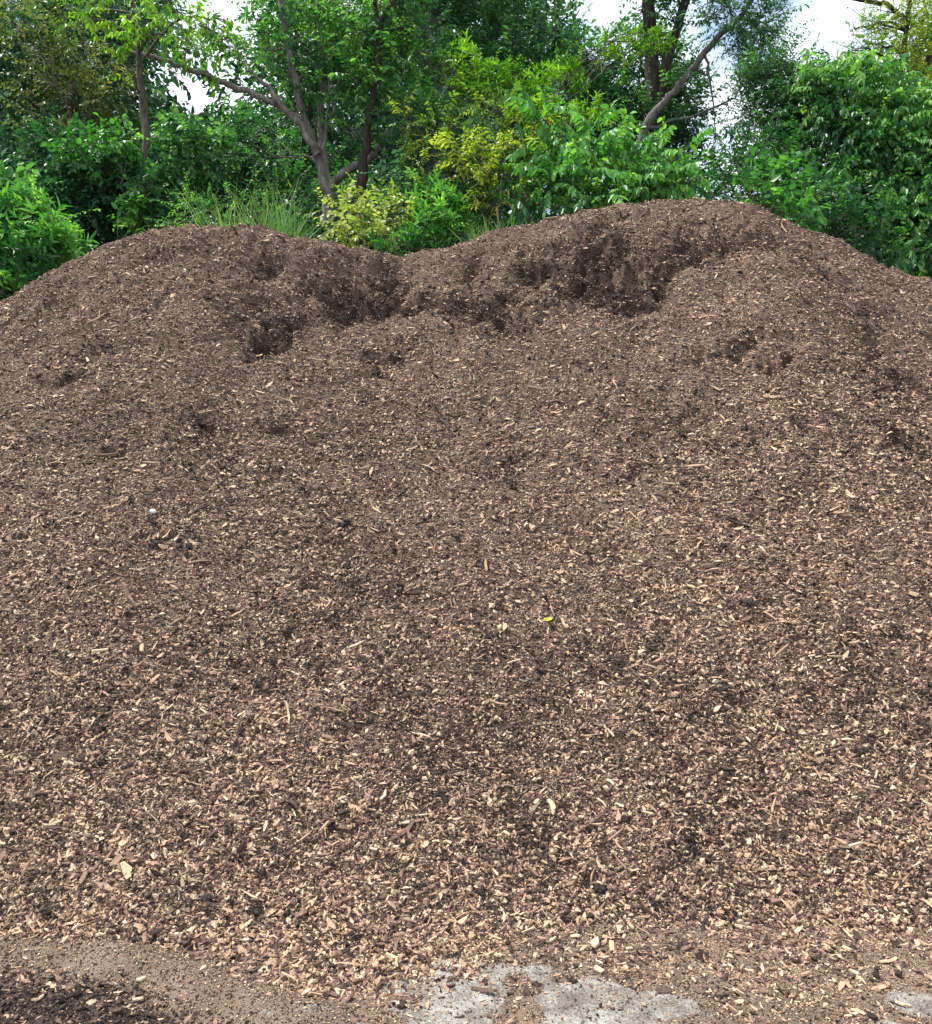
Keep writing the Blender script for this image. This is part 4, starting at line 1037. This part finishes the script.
    for i in range(150):
        a = -420 + (i % 50) * 36 + RS.uniform(-14, 14); row = i // 50; Y = RS.uniform(19, 22)
        c = at(a, 160, Y); c[2] = 5.0 + row * 2.3 + RS.uniform(-.5, .5)
        if row == 2 and RS.rand() < .35: continue
        if 560 < a < 880 and row > 0: continue
        far.clump('medium', c, (1.25, .9, 1.35), .75, 2.0, RS.uniform(.15, .65))
    o = far.build('woodland', [G['deep'], twig], None)
    tag(o, 'far dense green woodland closing the view behind the nearer trees', 'woodland', kind='stuff')
    # --- grass
    gm = mat_leaf('grass_blade', [(.04, .11, .03), (.09, .20, .06), (.18, .30, .10), (.34, .40, .20)], .35)
    grass('tall_grass', 'feathery pale green weeds growing on the crest behind the left hump', gm, [(155, 298, 8.2, 9.4, 4200, .62), (225, 298, 8.2, 9.3, 900, 1.0), (180, 240, 8.2, 9.0, 700, .8)], 0, 0, .5)
    grass('grass_tuft', 'light green grass tuft behind the heap below the yellow bush', gm, [(478, 540, 8.6, 9.4, 1600, .5)], 0, 0, .5)
    grass('dark_grass', 'sparse thin weeds in the dark gap behind the left shoulder', gm, [(88, 135, 8.0, 8.8, 60, .42), (295, 330, 9.0, 9.6, 80, .5)], 0, 0, .3)

# ---------------------------------------------------------------- light, sky, camera
def build_world(elev, az):
    w = bpy.data.worlds.new('World'); SC.world = w; w.use_nodes = True
    nt = w.node_tree; nt.nodes.clear()
    sky = nt.nodes.new('ShaderNodeTexSky'); sky.sky_type = 'NISHITA'; sky.sun_disc = False
    sky.sun_elevation = elev; sky.sun_rotation = az
    tc = nt.nodes.new('ShaderNodeTexCoord')
    mp = nt.nodes.new('ShaderNodeMapping'); mp.inputs['Scale'].default_value = (1, 1, 2.0); mp.inputs['Location'].default_value = (0.3, 0.1, 0.45)
    nt.links.new(tc.outputs['Generated'], mp.inputs['Vector'])
    cl = noise(nt, 3.2, 6, 0.55, mp.outputs['Vector'])
    k = math_n(nt, 'ADD', math_n(nt, 'MULTIPLY', math_n(nt, 'SUBTRACT', cl, 0.42), 6.0, True), 0.12, True)
    c = mixc(nt, k, sky.outputs['Color'], (7.6, 8.1, 8.6))
    bg = nt.nodes.new('ShaderNodeBackground'); bg.inputs['Strength'].default_value = 0.145
    out = nt.nodes.new('ShaderNodeOutputWorld')
    nt.links.new(c, bg.inputs['Color']); nt.links.new(bg.outputs[0], out.inputs['Surface'])

def build_sun(elev, azdeg):
    # azdeg: compass-like, 0 = +Y (behind the heap), 90 = +X (right)
    a = math.radians(azdeg)
    d = np.array([math.sin(a) * math.cos(elev), math.cos(a) * math.cos(elev), math.sin(elev)])
    L = bpy.data.lights.new('sun', 'SUN'); L.energy = 4.9; L.angle = math.radians(0.6); L.color = (1.0, 0.95, 0.87)
    o = bpy.data.objects.new('sun', L); COL.objects.link(o)
    from mathutils import Vector
    o.rotation_euler = Vector((-d[0], -d[1], -d[2])).to_track_quat('-Z', 'Y').to_euler()
    o.location = (0, 0, 20)

ELEV = math.radians(59); AZ = -66.0
build_world(ELEV, math.radians(AZ))
build_sun(ELEV, AZ)
cam = bpy.data.cameras.new('camera'); co = bpy.data.objects.new('camera', cam); COL.objects.link(co)
cam.sensor_fit = 'VERTICAL'; cam.sensor_height = 24; cam.lens = 24 * F / 1024; cam.clip_end = 3000; cam.clip_start = 0.05
co.location = (0, 0, 1.6); co.rotation_euler = (math.radians(85), 0, 0)
SC.camera = co
SC.view_settings.view_transform = 'Standard'; SC.view_settings.look = 'None'
SC.view_settings.exposure = 0.66; SC.view_settings.gamma = 1.0
SC.cycles.max_bounces = 7; SC.cycles.diffuse_bounces = 4; SC.cycles.transmission_bounces = 5; SC.cycles.glossy_bounces = 2
SC.cycles.caustics_reflective = False; SC.cycles.caustics_refractive = False

build_ground()
pile = build_pile()
build_chips(pile)
build_singles()
build_plants()

print('TRIS', sum(len(o.data.polygons) for o in SC.objects if o.type == 'MESH'))
